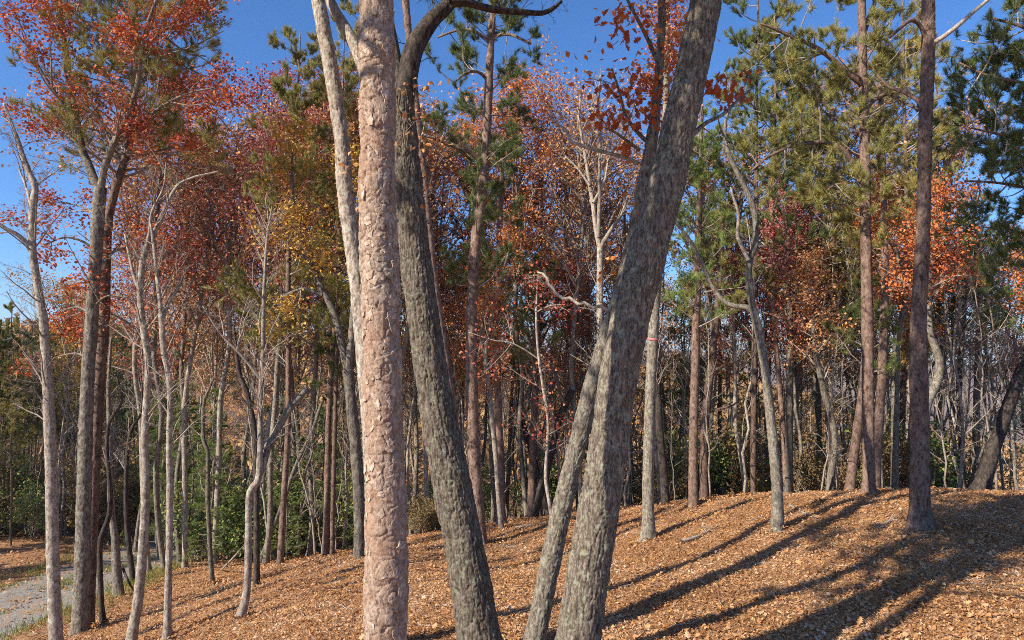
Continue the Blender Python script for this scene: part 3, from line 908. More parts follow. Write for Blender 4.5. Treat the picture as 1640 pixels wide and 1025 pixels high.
# ---- left group
tree('oak_tree', 'pale bare tree with a crooked top, leftmost tall trunk by the gravel road', 'tree',
    [(91, 1050, 20), (89, 1010, 19), (85, 900, 18), (82, 768, 17), (78, 640, 16), (70, 520, 13), (66, 490, 12), (53, 410, 11), (52, 345, 11), (56, 300, 10), (48, 280, 9), (40, 260, 8), (32, 235, 6), (20, 200, 5), (6, 165, 3)],
    Y=14.5, bark='pale_bark', nseg=22, step=0.05,
    limbs=[[(50, 402, 8), (38, 384, 7), (25, 374, 6), (10, 366, 5), (-10, 352, 4), {'dy': -0.4}], [(52, 340, 5), (42, 300, 3.5), (30, 270, 2.5), {'dy': 0.5}]],
    crown='bare', ckw=dict(n1=44, L1=1.6, n2=8, n3=5), t0=0.4, short='the leftmost pale trunk')
tree('oak_tree', 'tall grey oak with a wide fork and orange-red leaves, standing by the gravel road', 'tree',
    [(128, 1014, 24), (132, 900, 22), (135, 768, 21), (137, 700, 20), (141, 600, 19), (147, 512, 19), (152, 430, 18), (157, 350, 19), (161, 300, 19)],
    Y=16.8, bark='grey_bark', nseg=30, step=0.04, relief='oak',
    limbs=[[(160, 305, 13), (150, 285, 13), (138, 255, 12), (130, 235, 12), (123, 195, 11), (116, 150, 10), (110, 120, 10), (102, 60, 9), (95, 5, 8), (90, -60, 6), (84, -130, 4), {'dy': 0.8}],
           [(161, 305, 12), (167, 270, 11), (178, 240, 11), (186, 222, 10), (205, 185, 9), (215, 155, 8), (221, 130, 8), (226, 88, 7), (236, 40, 6), (250, 0, 5), (262, -60, 4), {'dy': -0.8}],
           [(122, 190, 6), (100, 165, 5), (70, 120, 4), (40, 70, 3), (10, 40, 2.5), {'dy': -0.6}],
           [(225, 85, 6), (255, 55, 5), (290, 30, 4), (320, 5, 3), {'dy': 0.6}],
           [(190, 215, 6), (225, 195, 5), (260, 170, 4), (300, 150, 3), (345, 140, 2), {'dy': -0.9}],
           [(236, 40, 5), (265, 60, 4), (300, 85, 3), (330, 90, 2), {'dy': 0.4}],
           [(155, 405, 5), (135, 388, 4), (105, 380, 3), (72, 392, 2), {'dy': -0.4}], [(160, 425, 5), (185, 402, 4), (215, 398, 3), (245, 410, 2), {'dy': 0.5}],
           [(149, 492, 4), (172, 474, 3), (205, 476, 2), {'dy': -0.5}], [(147, 505, 4), (125, 492, 3), (98, 498, 2), {'dy': 0.4}], [(143, 575, 4), (122, 566, 3), (96, 570, 2), {'dy': 0.5}], [(158, 350, 4), (140, 335, 3), (108, 325, 2), {'dy': 0.5}],
           [(178, 240, 5), (215, 250, 4), (260, 240, 3), (300, 235, 2), {'dy': 0.3}],
           [(130, 232, 6), (105, 215, 5), (75, 200, 4), (45, 190, 3), {'dy': 0.9}]],
    crown='broad', ckw=dict(limbs_only=True, n1=130, L1=1.9, leaves=2, size=0.088, n3=4, keep=0.75, spread=0.13), leaf='mixed_leaf', t0=0.15, short='the wide-forked roadside oak')
tree('pine_tree', 'dark brown pine touching the right side of the roadside oak', 'tree',
    [(141, 1006, 16), (146, 900, 16), (151, 768, 16), (157, 640, 17), (163, 560, 17), (167, 500, 16), (169, 420, 15), (174, 350, 13), (186, 300, 12), (202, 250, 11), (210, 215, 10), (214, 150, 9), (216, 60, 8), (218, -30, 7)],
    Y=17.6, bark='pine_bark', nseg=24, step=0.05, relief='oak', top=4, crown='conifer', ckw=dict(n1=110, L1=3.0, k=22, lt=0.3), leaf='yellow_needle', t0=0.55, short='the dark pine by the roadside oak')
tree('sapling', 'thin dark snaking sapling at the road edge, just right of the twin trunks', 'sapling',
    [(165, 1006, 8), (162, 952, 8), (160, 875, 8), (168, 845, 8), (175, 825, 8), (177, 790, 7), (172, 735, 6), (172, 700, 6), (177, 672, 5), (190, 655, 4), (196, 635, 3), (186, 600, 2.5)], Y=17.3, bark='dark_or_shaded_bark', nseg=9, crown='bare', ckw=dict(n1=9, L1=0.9, n2=4, n3=3), t0=0.55)
tree('oak_tree', 'dark leafless trunk on the road bank between the twin trunks and pale wavy one', 'tree',
    [(191, 957, 15), (187, 912, 13), (184, 862, 11), (180, 830, 10), (177, 780, 9), (176, 700, 8), (174, 620, 6), (178, 540, 4)], bark='grey_bark', nseg=12, crown='bare', ckw=dict(n1=14, L1=1.6), t0=0.45)
tree('sapling', 'dark young tree at the roadside just left of the pale wavy trunk', 'sapling',
    [(214, 930, 8), (206, 870, 8), (202, 812, 7), (203, 740, 6), (210, 690, 5), (226, 660, 4), (228, 620, 3)], Y=23.5, bark='dark_or_shaded_bark', nseg=9, crown='bare', ckw=dict(n1=12, L1=1.5), t0=0.5)
tree('oak_tree', 'pale wavy trunk between the road and the bank, bent at half height, bare crown', 'tree',
    [(210, 1034, 15), (213, 1010, 15), (221, 960, 15), (227, 900, 14), (232, 830, 13), (233, 760, 12), (232, 700, 12), (235, 640, 11), (238, 590, 11), (232, 540, 10), (226, 500, 10), (225, 450, 10), (232, 405, 9), (247, 372, 8), (260, 345, 7), (270, 322, 6), (286, 296, 5), (310, 284, 4), (350, 275, 3)],
    Y=14.4, bark='pale_bark', nseg=18, step=0.06,
    limbs=[[(226, 470, 6), (216, 448, 5), (206, 405, 4), (200, 375, 3), {'dy': 0.3}], [(233, 402, 6), (240, 370, 5), (243, 340, 4), (262, 300, 3), (266, 260, 2), {'dy': -0.4}]],
    crown='bare', ckw=dict(n1=44, L1=1.5, n2=7, n3=5), t0=0.4, short='the pale wavy trunk')
tree('oak_tree', 'straight pale pole-like trunk with a side fork high up, right of the wavy one', 'tree',
    [(267, 1034, 11), (269, 962, 11), (271, 880, 10), (272, 800, 10), (271, 700, 9), (273, 640, 9), (270, 600, 9), (262, 560, 9), (259, 520, 9), (257, 490, 7), (252, 445, 6), (246, 390, 5), (240, 350, 3)],
    Y=14.2, bark='pale_bark', nseg=16, step=0.06, limbs=[[(259, 515, 6), (270, 485, 6), (283, 465, 5), (292, 445, 3), {'dy': 0.3}]], crown='bare', ckw=dict(n1=34, L1=1.3, n2=7, n3=5), t0=0.45, short='the pale pole-like trunk')
tree('sapling', 'crooked thin sapling with a dead top on the bank left of curved pale tree', 'sapling',
    [(340, 936, 8), (336, 870, 7), (333, 800, 7), (333, 730, 6), (330, 716, 6), (326, 706, 6), (326, 650, 5), (334, 625, 4), (342, 606, 3)], bark='grey_bark', nseg=10, crown='bare', ckw=dict(n1=12, L1=1.0, n2=4, n3=3), t0=0.4)
tree('oak_tree', 'curved pale tree on the bare slope with a broken-off second stem', 'tree',
    [(383, 993, 13), (392, 965, 12), (397, 920, 11), (398, 853, 11), (399, 800, 11), (404, 782, 11), (414, 768, 11), (416, 736, 10), (417, 700, 9), (417, 648, 8), (419, 610, 8), (421, 560, 7), (422, 500, 6), (424, 440, 5), (428, 380, 4), (436, 330, 3)],
    bark='pale_bark', nseg=18, step=0.05,
    limbs=[[(413, 769, 10), (423, 740, 11), (430, 715, 11), (440, 695, 11), (462, 657, 11), (478, 638, 11), (491, 623, 10), {'dy': 0.5, 'bark': 'grey_bark', 'bare': True, 'label': 'thick grey stem broken off at its top', 'n1': 3}],
           [(419, 610, 5), (400, 585, 4), (380, 562, 4), (358, 540, 3.5), (340, 515, 3), (325, 490, 2), {'dy': -0.4, 'bark': 'dead_wood'}]],
    crown='bare', ckw=dict(n1=40, L1=1.5, n2=8, n3=5), t0=0.4, short='the curved tree')
tree('dead_tree', 'charred dark snag leaning behind the curved pale tree', 'tree',
    [(411, 870, 9), (411, 780, 9), (410, 720, 9), (408, 692, 9), (402, 657, 8), (393, 621, 8), (385, 604, 7), (378, 560, 6), (374, 520, 4)], Y=17.5, bark='dark_or_shaded_bark', nseg=12, crown='bare', ckw=dict(n1=8, L1=0.9), t0=0.4)
tree('dead_tree', 'thin dark stem leaning right among green shrubs, right of the broken stem', 'tree',
    [(452, 806, 7), (460, 785, 6), (472, 750, 6), (487, 718, 6), (502, 686, 6), (510, 660, 5), (517, 640, 4)], Y=25, bark='grey_bark', nseg=9, crown='bare', ckw=dict(n1=6, L1=0.8), t0=0.5)
tree('pine_tree', 'thin reddish pine pole with bare stubs, left of the forked grey tree', 'tree',
    [(532, 888, 7), (533, 820, 7), (535, 736, 7), (537, 660, 7), (539, 600, 6), (540, 540, 5), (541, 470, 4)], Y=24.2, bark='pine_bark', nseg=10, crown='conifer', ckw=dict(n1=20, L1=1.6, k=14), leaf='pine_needle', t0=0.6)

# ---- middle
tree('pine_tree', 'dark straight pine seen between the left-leaning oak and the slim leaning oak', 'tree',
    [(768, 850, 20), (764, 800, 20), (758, 700, 20), (755, 600, 19), (755, 512, 18), (758, 450, 17), (763, 380, 17), (772, 310, 16), (778, 240, 15), (782, 150, 14), (786, 70, 12), (790, 0, 11), (793, -60, 9)],
    Y=20, bark='pine_bark', nseg=24, step=0.06, relief='oak', top=3,
    limbs=[[(775, 262, 7), (755, 245, 6), (735, 238, 6), (712, 228, 5), (690, 220, 4), (670, 217, 3), {'dy': -0.6}],
           [(786, 70, 6), (760, 50, 5), (735, 48, 4), (700, 60, 3), {'dy': 0.5}], [(787, 60, 6), (815, 55, 5), (850, 70, 4), {'dy': -0.5}], [(783, 130, 6), (765, 115, 5), (745, 118, 4), (725, 135, 3), {'dy': -0.7}]],
    crown='conifer', ckw=dict(n1=90, L1=2.0, k=20, lt=0.3, n2=9), leaf='pine_needle', t0=0.35, short='the dark straight pine')
tree('pine_tree', 'thinner reddish pine standing just right of the dark straight pine', 'tree',
    [(803, 846, 14), (801, 760, 13), (799, 680, 13), (797, 600, 12), (796, 520, 11), (799, 450, 10), (800, 380, 9), (803, 300, 8), (806, 220, 6)], Y=23.5, bark='pine_bark', nseg=16, step=0.08, crown='conifer', ckw=dict(n1=40, L1=2.0, k=16), leaf='pine_needle', t0=0.45, short='the thinner reddish pine')
tree('oak_tree', 'light grey slim curved stem between the two straight pines', 'tree',
    [(803, 842, 8), (798, 790, 8), (793, 720, 8), (785, 640, 8), (778, 575, 7), (784, 520, 6), (795, 470, 5), (810, 420, 4), (822, 380, 3)], Y=22.5, bark='pale_bark', nseg=10,
    limbs=[[(778, 575, 5), (770, 540, 5), (776, 495, 4), (785, 465, 3)]], crown='broad', ckw=dict(n1=30, L1=1.7, leaves=2, keep=.6), leaf='orange_leaf', t0=0.4)
tree('pine_tree', 'reddish pine pole left of the pale sapling and the slim leaning oak', 'tree',
    [(850, 828, 13), (853, 740, 12), (856, 650, 11), (859, 580, 10), (862, 500, 8), (864, 420, 6)], Y=25.5, bark='pine_bark', nseg=14, crown='conifer', ckw=dict(n1=30, L1=1.9, k=16), leaf='pine_needle', t0=0.6)
tree('sapling', 'pale thin sapling with flat bare twigs, left of the slim leaning oak', 'sapling',
    [(886, 842, 6), (880, 806, 6), (874, 765, 6), (876, 720, 5), (878, 675, 5), (873, 640, 5), (865, 590, 4.5), (860, 540, 4), (859, 490, 3.5), (862, 440, 2.5)], Y=18.5, bark='pale_bark', nseg=9,
    limbs=[[(862, 575, 3), (840, 560, 2.6), (815, 548, 2.2), (790, 545, 2), (750, 532, 1.5), {'bark': 'dead_wood'}], [(859, 500, 3), (880, 490, 2.4), (900, 488, 2)]],
    crown='broad', ckw=dict(n1=20, L1=1.5, leaves=1, up=0.0, keep=0.5, size=0.1), leaf='red_leaf', t0=0.35)
tree('dead_tree', 'black leaning snag with a broken top, left of the slim leaning oak', 'tree',
    [(858, 812, 15), (866, 785, 14), (875, 755, 13), (886, 712, 12), (893, 680, 11), (905, 650, 11), (917, 624, 10)], Y=25.5, bark='dark_or_shaded_bark', nseg=12, limbs=[[(906, 648, 6), (898, 632, 5), (890, 600, 5), (876, 575, 4), (860, 550, 3), {'bark': 'grey_bark'}]])
tree('dead_tree', 'short black dead trunk leaning left beside the reddish pine pole', 'tree',
    [(872, 800, 10), (856, 740, 10), (842, 694, 9), (833, 665, 8), (824, 645, 6)], Y=26.5, bark='dark_or_shaded_bark', nseg=10)
tree('birch_tree', 'whitish many-stemmed bare tree behind the slim leaning oak', 'tree',
    [(966, 800, 14), (965, 700, 13), (963, 600, 12), (961, 500, 11), (961, 440, 11), (961, 395, 10)], Y=19.5, bark='pale_bark', nseg=16,
    limbs=[[(961, 400, 8), (954, 365, 7), (950, 330, 7), (945, 300, 6), (939, 262, 5), (931, 215, 4), (926, 185, 3), {'dy': 0.5}],
           [(961, 400, 8), (969, 384, 7), (980, 366, 6), (995, 345, 5), (1002, 325, 4), {'dy': -0.5}],
           [(958, 380, 7), (960, 320, 6), (960, 270, 5), (961, 220, 5), (958, 170, 4), (962, 120, 3), {'dy': 0.2}],
           [(950, 325, 5), (968, 290, 4), (976, 240, 3), (985, 190, 2)], [(945, 298, 4), (925, 270, 3), (905, 250, 2)]],
    crown='bare', ckw=dict(n1=44, L1=1.6, n2=6, n3=4, up=0.8), t0=0.25, short='the whitish many-stemmed tree')

# ---- right
rib = tree('oak_tree', 'straight grey-brown trunk marked with a pink ribbon, just right of the thickest oak', 'tree',
    [(1037, 866, 21), (1038, 840, 19), (1038, 768, 17.5), (1040, 680, 17), (1043, 600, 17), (1046, 540, 17), (1050, 470, 16), (1056, 400, 15), (1062, 300, 13), (1066, 200, 11), (1068, 80, 9), (1070, -40, 7)],
    bark='oak_bark', nseg=26, step=0.05, relief='oak', top=2, crown='broad', ckw=dict(n1=24, L1=1.8, leaves=2, size=0.095), leaf='red_leaf', t0=0.6, short='the pink-ribboned trunk')
tree('oak_tree', 'dark trunk leaning slightly left behind the pink-ribboned trunk', 'tree',
    [(1066, 806, 14), (1064, 770, 13), (1059, 720, 12), (1055, 660, 11), (1052, 590, 10), (1050, 520, 8), (1048, 440, 6)], Y=22.5, bark='dark_or_shaded_bark', nseg=12, crown='bare', ckw=dict(n1=20, L1=1.8), t0=0.5)
tree('oak_tree', 'slim pale trunk leaning left behind the pink-ribboned trunk', 'tree',
    [(1059, 802, 9), (1055, 760, 8), (1050, 710, 8), (1047, 640, 7), (1044, 560, 5)], Y=24.5, bark='pale_bark', nseg=10, crown='bare', ckw=dict(n1=14, L1=1.5), t0=0.5)
tree('pine_tree', 'straight brown pine on the crest, halfway between the pink-ribboned trunk and the curvy forked tree', 'tree',
    [(1110, 812, 15), (1110, 760, 14), (1111, 680, 14), (1113, 600, 13), (1115, 512, 13), (1117, 440, 12), (1119, 370, 10), (1121, 300, 8), (1123, 230, 6), (1125, 170, 4)],
    bark='pine_bark', nseg=18, step=0.07, crown='conifer', ckw=dict(n1=64, L1=1.9, k=14, up=0.35, ln=0.13), leaf='green_needle', t0=0.42, short='the brown crest pine')
tree('pine_tree', 'orange-brown pine with a dark foot, right of the straight brown crest pine', 'tree',
    [(1128, 800, 13), (1127, 740, 13), (1129, 680, 13), (1134, 630, 13), (1140, 580, 12), (1145, 530, 11), (1150, 480, 10), (1155, 410, 8), (1158, 340, 5)], Y=24.5, bark='pine_bark', nseg=14, step=0.08,
    limbs=[[(1134, 660, 5), (1152, 655, 4), (1172, 650, 3), (1184, 640, 2), {'bare': True}]], crown='conifer', ckw=dict(n1=30, L1=1.8, k=14), leaf='yellow_needle', t0=0.6)
tree('oak_tree', 'very slim pale trunk bowing left, just left of the curvy forked tree', 'tree',
    [(1196, 800, 8), (1192, 765, 8), (1184, 715, 7), (1178, 680, 7), (1177, 620, 6), (1176, 560, 6), (1174, 500, 4), (1170, 440, 3)], Y=25, bark='pale_bark', nseg=10, crown='bare', ckw=dict(n1=20, L1=1.6), t0=0.5)
fork = tree('oak_tree', 'curvy forked tree with twisted bare limbs standing alone on the slope', 'tree',
    [(1245, 851, 18), (1245, 800, 17), (1241, 740, 15.5), (1236, 690, 15), (1230, 630, 14), (1222, 570, 13), (1213, 520, 13), (1206, 495, 12)],
    bark='oak_bark', nseg=22, step=0.05, relief='oak',
    limbs=[[(1207, 500, 9), (1196, 492, 9), (1180, 491, 8), (1165, 486, 8), (1152, 475, 7), (1138, 455, 7), (1126, 425, 6), (1112, 398, 6), (1100, 378, 5), (1082, 357, 4), {'dy': 0.5, 'bare': True, 'n1': 10}],
           [(1206, 498, 11), (1200, 455, 11), (1200, 418, 10), (1209, 395, 10), (1210, 360, 9), (1205, 328, 9), (1192, 298, 8), (1180, 275, 8), (1167, 248, 7), (1161, 220, 6), (1163, 190, 5), (1172, 165, 4), (1168, 130, 3), {'dy': 0.6, 'bare': True, 'n1': 12}],
           [(1198, 416, 7), (1188, 395, 6), (1181, 375, 6), (1183, 345, 5), (1176, 320, 4), (1170, 300, 3), {'dy': -0.4, 'bare': True, 'bark': 'pale_bark', 'n1': 5}],
           [(1161, 222, 4), (1154, 205, 3), (1150, 190, 2), {'bare': True, 'n1': 2}]], short='the curvy forked tree')
tree('oak_tree', 'straight trunk, dark below and pale above, behind and right of the curvy forked tree', 'tree',
    [(1263, 795, 12), (1264, 740, 12), (1264, 680, 11), (1265, 600, 11), (1265, 520, 9), (1263, 450, 8), (1262, 380, 6), (1260, 310, 4)], Y=23.5, bark='grey_bark', nseg=14, crown='broad', ckw=dict(n1=36, L1=2.0, leaves=2, keep=0.7), leaf='crimson_leaf', t0=0.45)
tree('oak_tree', 'grey trunk curving up to the left, on the crest left of the tall stout-boughed pine', 'tree',
    [(1329, 798, 11), (1331, 760, 11), (1337, 715, 10), (1334, 680, 10), (1324, 645, 10), (1314, 605, 9), (1306, 560, 8), (1302, 520, 6), (1301, 470, 4), (1296, 420, 3)], Y=21.8, bark='grey_bark', nseg=12, crown='broad', ckw=dict(n1=32, L1=1.8, leaves=2, keep=.7), leaf='rust_leaf', t0=0.45)
tree('pine_tree', 'brown pine with stout dark boughs reaching left, tallest on the crest', 'tree',
    [(1393, 806, 21), (1392, 770, 18), (1391, 700, 17), (1390, 600, 17.5), (1389, 512, 18), (1387, 400, 16), (1386, 300, 15.5), (1384, 200, 15), (1382, 100, 13), (1380, 0, 12), (1378, -80, 9)],
    Y=17.8, bark='pine_bark', nseg=28, step=0.045, relief='oak', top=3,
    limbs=[[(1386, 140, 10), (1372, 128, 10), (1350, 110, 9), (1322, 86, 8), (1295, 70, 7), (1270, 60, 6), (1245, 48, 5), (1218, 38, 3), {'dy': -0.6}],
           [(1386, 285, 8), (1372, 268, 8), (1350, 240, 8), (1325, 229, 7), (1298, 229, 7), (1270, 233, 6), (1245, 244, 5), (1222, 256, 4), (1202, 275, 2.5), {'dy': -0.3}],
           [(1384, 180, 8), (1400, 160, 7), (1425, 150, 6), (1450, 165, 5), (1470, 175, 4), {'dy': -0.5}],
           [(1381, 60, 8), (1395, 20, 7), (1410, -20, 5), {'dy': 0.4}], [(1385, 220, 6), (1360, 195, 5), (1335, 190, 4), (1310, 170, 3), {'dy': 0.8}],
           [(1386, 330, 5), (1362, 300, 4), (1340, 295, 3.5), (1318, 310, 2.5), {'dy': 0.4}]],
    crown='conifer', ckw=dict(n1=85, L1=2.0, k=22, lt=0.25, n2=9), leaf='yellow_needle', t0=0.4, short='the stout-boughed crest pine')
tree('pine_tree', 'slim leaning pine close behind the right side of the stout-boughed crest pine', 'tree',
    [(1402, 795, 13), (1405, 730, 13), (1409, 660, 13), (1413, 590, 13), (1416, 512, 12.5), (1417, 430, 11), (1416, 340, 10), (1413, 240, 9), (1410, 140, 7), (1408, 60, 5)], Y=20.5, bark='pine_bark', nseg=18, step=0.06, crown='conifer', ckw=dict(n1=40, L1=1.8, k=14), leaf='yellow_needle', t0=0.5)
tree('pine_tree', 'dark trunk slanting right behind the foot of the stout-boughed crest pine', 'tree',
    [(1361, 792, 15), (1366, 740, 14), (1373, 690, 14), (1379, 640, 12), (1384, 590, 11), (1388, 520, 8), (1391, 450, 6)], Y=20.8, bark='pine_bark', nseg=14, crown='conifer', ckw=dict(n1=20, L1=1.6, k=12), leaf='pine_needle', t0=0.55)
bigp = tree('pine_tree', 'thick pine standing on the open slope at right, nearest upright trunk there', 'tree',
    [(1472, 845, 33), (1473, 800, 29), (1473, 700, 27), (1472, 620, 26), (1471, 512, 23), (1474, 450, 22), (1478, 380, 21), (1480, 300, 20), (1482, 200, 20), (1486, 100, 20), (1487, 0, 19), (1488, -80, 17), (1490, -160, 14)],
    Y=13.9, bark='pine_bark', nseg=40, step=0.03, relief='oak', top=4,
    limbs=[[(1486, 70, 9), (1500, 66, 8), (1520, 52, 7), (1540, 36, 6.5), (1560, 18, 6), (1582, 0, 5), (1604, -20, 4), {'dy': -0.6, 'bare': True, 'bark': 'dead_wood', 'n1': 4, 'label': 'smooth pale limb slanting up'}],
           [(1480, 178, 8), (1474, 165, 8), (1462, 155, 7), (1445, 146, 6), (1425, 140, 5), (1405, 120, 4), {'dy': 0.5, 'bare': True}],
           [(1484, 66, 8), (1476, 45, 7), (1462, 32, 7), (1445, 42, 6), (1425, 60, 4), {'dy': -0.4, 'bare': True}],
           [(1482, 148, 4), (1465, 145, 3.5), (1448, 140, 3), {'bark': 'dead_wood', 'bare': True, 'n1': 2}]],
    crown='conifer', ckw=dict(n1=36, L1=2.4, k=14), leaf='pine_needle', t0=0.78, short='the thick slope pine')
tree('oak_tree', 'lichen-grey stem bending out behind the right side of the thick slope pine', 'tree',
    [(1478, 800, 14), (1480, 700, 14), (1484, 650, 13), (1495, 625, 13), (1504, 600, 13), (1504, 575, 12), (1496, 552, 11), (1489, 530, 10), (1487, 490, 9), (1489, 440, 8), (1496, 380, 6), (1502, 320, 4)], Y=17, bark='oak_bark', nseg=16, step=0.05, crown='broad', ckw=dict(n1=30, L1=1.9, leaves=2, keep=.7), leaf='orange_leaf', t0=0.6)
tree('oak_tree', 'lichen-spotted grey trunk between the crest pines and the thick slope pine', 'tree',
    [(1433, 800, 12), (1433, 730, 12), (1434, 650, 12), (1435, 590, 11), (1437, 540, 10), (1446, 500, 9), (1452, 470, 9), (1446, 435, 8), (1434, 400, 8), (1421, 372, 7), (1410, 340, 5), (1402, 300, 4)], Y=21.2, bark='oak_bark', nseg=14,
    limbs=[[(1437, 545, 6), (1425, 520, 5), (1415, 490, 4), {'dy': .5}]], crown='broad', ckw=dict(n1=36, L1=1.8, leaves=2, keep=.8), leaf='orange_leaf', t0=0.5)
tree('oak_tree', 'pale smooth trunk half hidden behind the left side of the thick slope pine', 'tree',
    [(1456, 800, 11), (1456, 730, 11), (1457, 660, 10), (1457, 590, 9), (1459, 510, 8), (1462, 430, 6)], Y=22.5, bark='pale_bark', nseg=12, crown='broad', ckw=dict(n1=26, L1=1.7, leaves=2, keep=.7), leaf='gold_leaf', t0=0.5)
tree('oak_tree', 'dark trunk leaning strongly right out of the right frame edge', 'tree',
    [(1571, 786, 25), (1578, 762, 22), (1592, 715, 20), (1606, 677, 19), (1620, 636, 18), (1634, 598, 17), (1652, 550, 15), (1668, 490, 12), (1680, 420, 9)], Y=19.2, bark='dark_or_shaded_bark', nseg=20, step=0.06, relief='oak', top=2, crown='broad', ckw=dict(n1=24, L1=1.9, leaves=2), leaf='orange_leaf', t0=0.5, short='the dark leaning trunk at right')
tree('oak_tree', 'grey trunk with a sharp upward side fork, between thick slope pine and dark leaning trunk', 'tree',
    [(1541, 795, 10), (1540, 740, 10), (1540, 700, 9), (1537, 660, 8), (1536, 610, 8), (1540, 560, 7), (1545, 505, 5), (1548, 450, 3)], Y=22, bark='dark_or_shaded_bark', nseg=12, limbs=[[(1539, 705, 6), (1530, 680, 5), (1526, 650, 5), (1520, 620, 4), (1524, 590, 3)]], crown='bare', ckw=dict(n1=24, L1=1.5), t0=0.45)
tree('white_pine_tree', 'young green pine with flat bough layers near the right frame edge', 'tree',
    [(1563, 790, 11), (1563, 740, 11), (1564, 660, 10), (1566, 580, 9), (1567, 520, 7), (1569, 460, 5), (1571, 400, 3), (1573, 360, 2)], Y=23, bark='grey_bark', nseg=12, crown='conifer', ckw=dict(n1=46, L1=2.2, k=20, up=0.05, ln=0.13, lt=0.6, bend=0.1), leaf='green_needle', t0=0.55)
tree('white_pine_tree', 'dark green pine whose boughs hang into the upper right corner', 'tree',
    [(1716, 850, 34), (1714, 600, 30), (1712, 400, 27), (1710, 200, 23), (1708, 50, 18), (1706, -100, 12), (1705, -200, 7)], Y=13.5, bark='pine_bark', nseg=18, step=0.08, top=2,
    limbs=[[(1712, 250, 8), (1680, 235, 6), (1640, 225, 5), (1600, 215, 4), (1555, 205, 3), {'dy': -0.3}], [(1712, 160, 8), (1670, 140, 6), (1625, 130, 5), (1580, 120, 4), (1535, 100, 3), {'dy': 0.8}],
           [(1712, 330, 8), (1680, 315, 6), (1640, 300, 5), (1590, 292, 4), (1545, 290, 3), {'dy': 1.2}], [(1710, 90, 8), (1670, 60, 6), (1630, 40, 5), (1590, 30, 4), {'dy': 0.2}], [(1712, 200, 8), (1680, 190, 6), (1640, 175, 5), (1600, 165, 4), (1560, 160, 3), {'dy': 1.5}], [(1712, 390, 6), (1680, 385, 5), (1650, 375, 4), (1610, 370, 3), {'dy': 0.6}]],
    crown='conifer', ckw=dict(n1=150, L1=1.6, k=20, up=0.0, lt=0.2, n2=9, ln=0.13), leaf='pine_needle', t0=0.3, short='the corner pine')

# pink ribbon round its trunk
Yr = rib[4]
rp = at(1045.5, 543, Yr)
rr_ = 0.5 * 17.5 * Yr / F + 0.012
th = np.linspace(0, 2 * math.pi, 28, endpoint=False)
ring = []
for dz, dr in ((-0.03, 0.0), (-0.014, 0.006), (0.010, 0.005), (0.022, 0.0)):
    ring.append(np.stack((np.cos(th) * (rr_ + dr), np.sin(th) * (rr_ + dr), dz + 0.012 * np.sin(th * 2 + 1)), 1))
rbm = MB(); rbm.add(np.concatenate(ring), ring_faces(4, 28))
obj('ribbon', rbm.mesh('ribbon'), M['ribbon'], None, rp, label='pink marking ribbon tied round a straight trunk', cat='ribbon')

# ---- a red-leaved spray on the slim oak and on the big oak: each near leaf on its own
def oak_leaf_mesh(i):
    rng = rng_of(70 + i)
    L = 0.14
    prof = [(0, 0.004), (0.10, 0.012), (0.2, 0.035), (0.28, 0.02), (0.42, 0.055), (0.52, 0.026), (0.66, 0.058), (0.76, 0.024), (0.88, 0.03), (1.0, 0.0)]
    V, Fq = [], []
    for t, w in prof:
        w *= rng.uniform(0.85, 1.15)
        bendz = -0.03 * t * t
        V += [(-w, t * L, bendz + 0.25 * w), (0, t * L, bendz), (w, t * L, bendz + 0.25 * w)]
    for k in range(len(prof) - 1):
        b = 3 * k
        Fq += [(b, b + 1, b + 4, b + 3), (b + 1, b + 2, b + 5, b + 4)]
    return make_mesh('leaf', np.array(V), [np.array(Fq)], False)
M['near_leaf'] = leaf_mat('near_leaf', [(0.22, 0.03, 0.012), (0.42, 0.075, 0.02), (0.55, 0.13, 0.03), (0.58, 0.22, 0.05)], 0.4, 2.0, gain=1.0)
M['floor_leaf'] = leaf_mat('floor_leaf', [(0.22, 0.09, 0.04), (0.42, 0.19, 0.07), (0.55, 0.30, 0.13), (0.58, 0.38, 0.24), (0.60, 0.45, 0.33)], 0.15, 2.0, gain=1.0)
leafm = [oak_leaf_mesh(i) for i in range(6)]
for m_ in leafm: m_.materials.append(M['near_leaf'])
rg = rng_of(77)
def spray(root, base, centres, n, Y, spread):
    for k in range(n):
        c = centres[rg.integers(len(centres))]
        p = at(c[0] + rg.normal() * c[2], c[1] + rg.normal() * c[2] * 0.6, Y + rg.normal() * spread) - base
        o = obj('leaf', leafm[rg.integers(6)], None, root, p)
        o.rotation_euler = (rg.uniform(-2.2, -0.4), rg.uniform(-0.9, 0.9), rg.uniform(0, 6.28))
        s_ = rg.uniform(0.5, 0.9)
        o.scale = (s_, s_, s_)
spray(oak_c[0], oak_c[3], [(965, 195, 12), (985, 180, 16), (1000, 150, 20), (1015, 128, 20), (1020, 175, 18), (1035, 190, 16), (1040, 140, 18), (1000, 20, 22), (1025, 40, 22), (990, 60, 14), (1002, 232, 6), (960, 190, 8)], 230, 8.9, 0.35)
spray(oak_b[0], oak_b[3], [(1150, 128, 14), (1175, 120, 16), (1160, 160, 12), (1180, 150, 12), (1140, 140, 8)], 80, 8.3, 0.3)

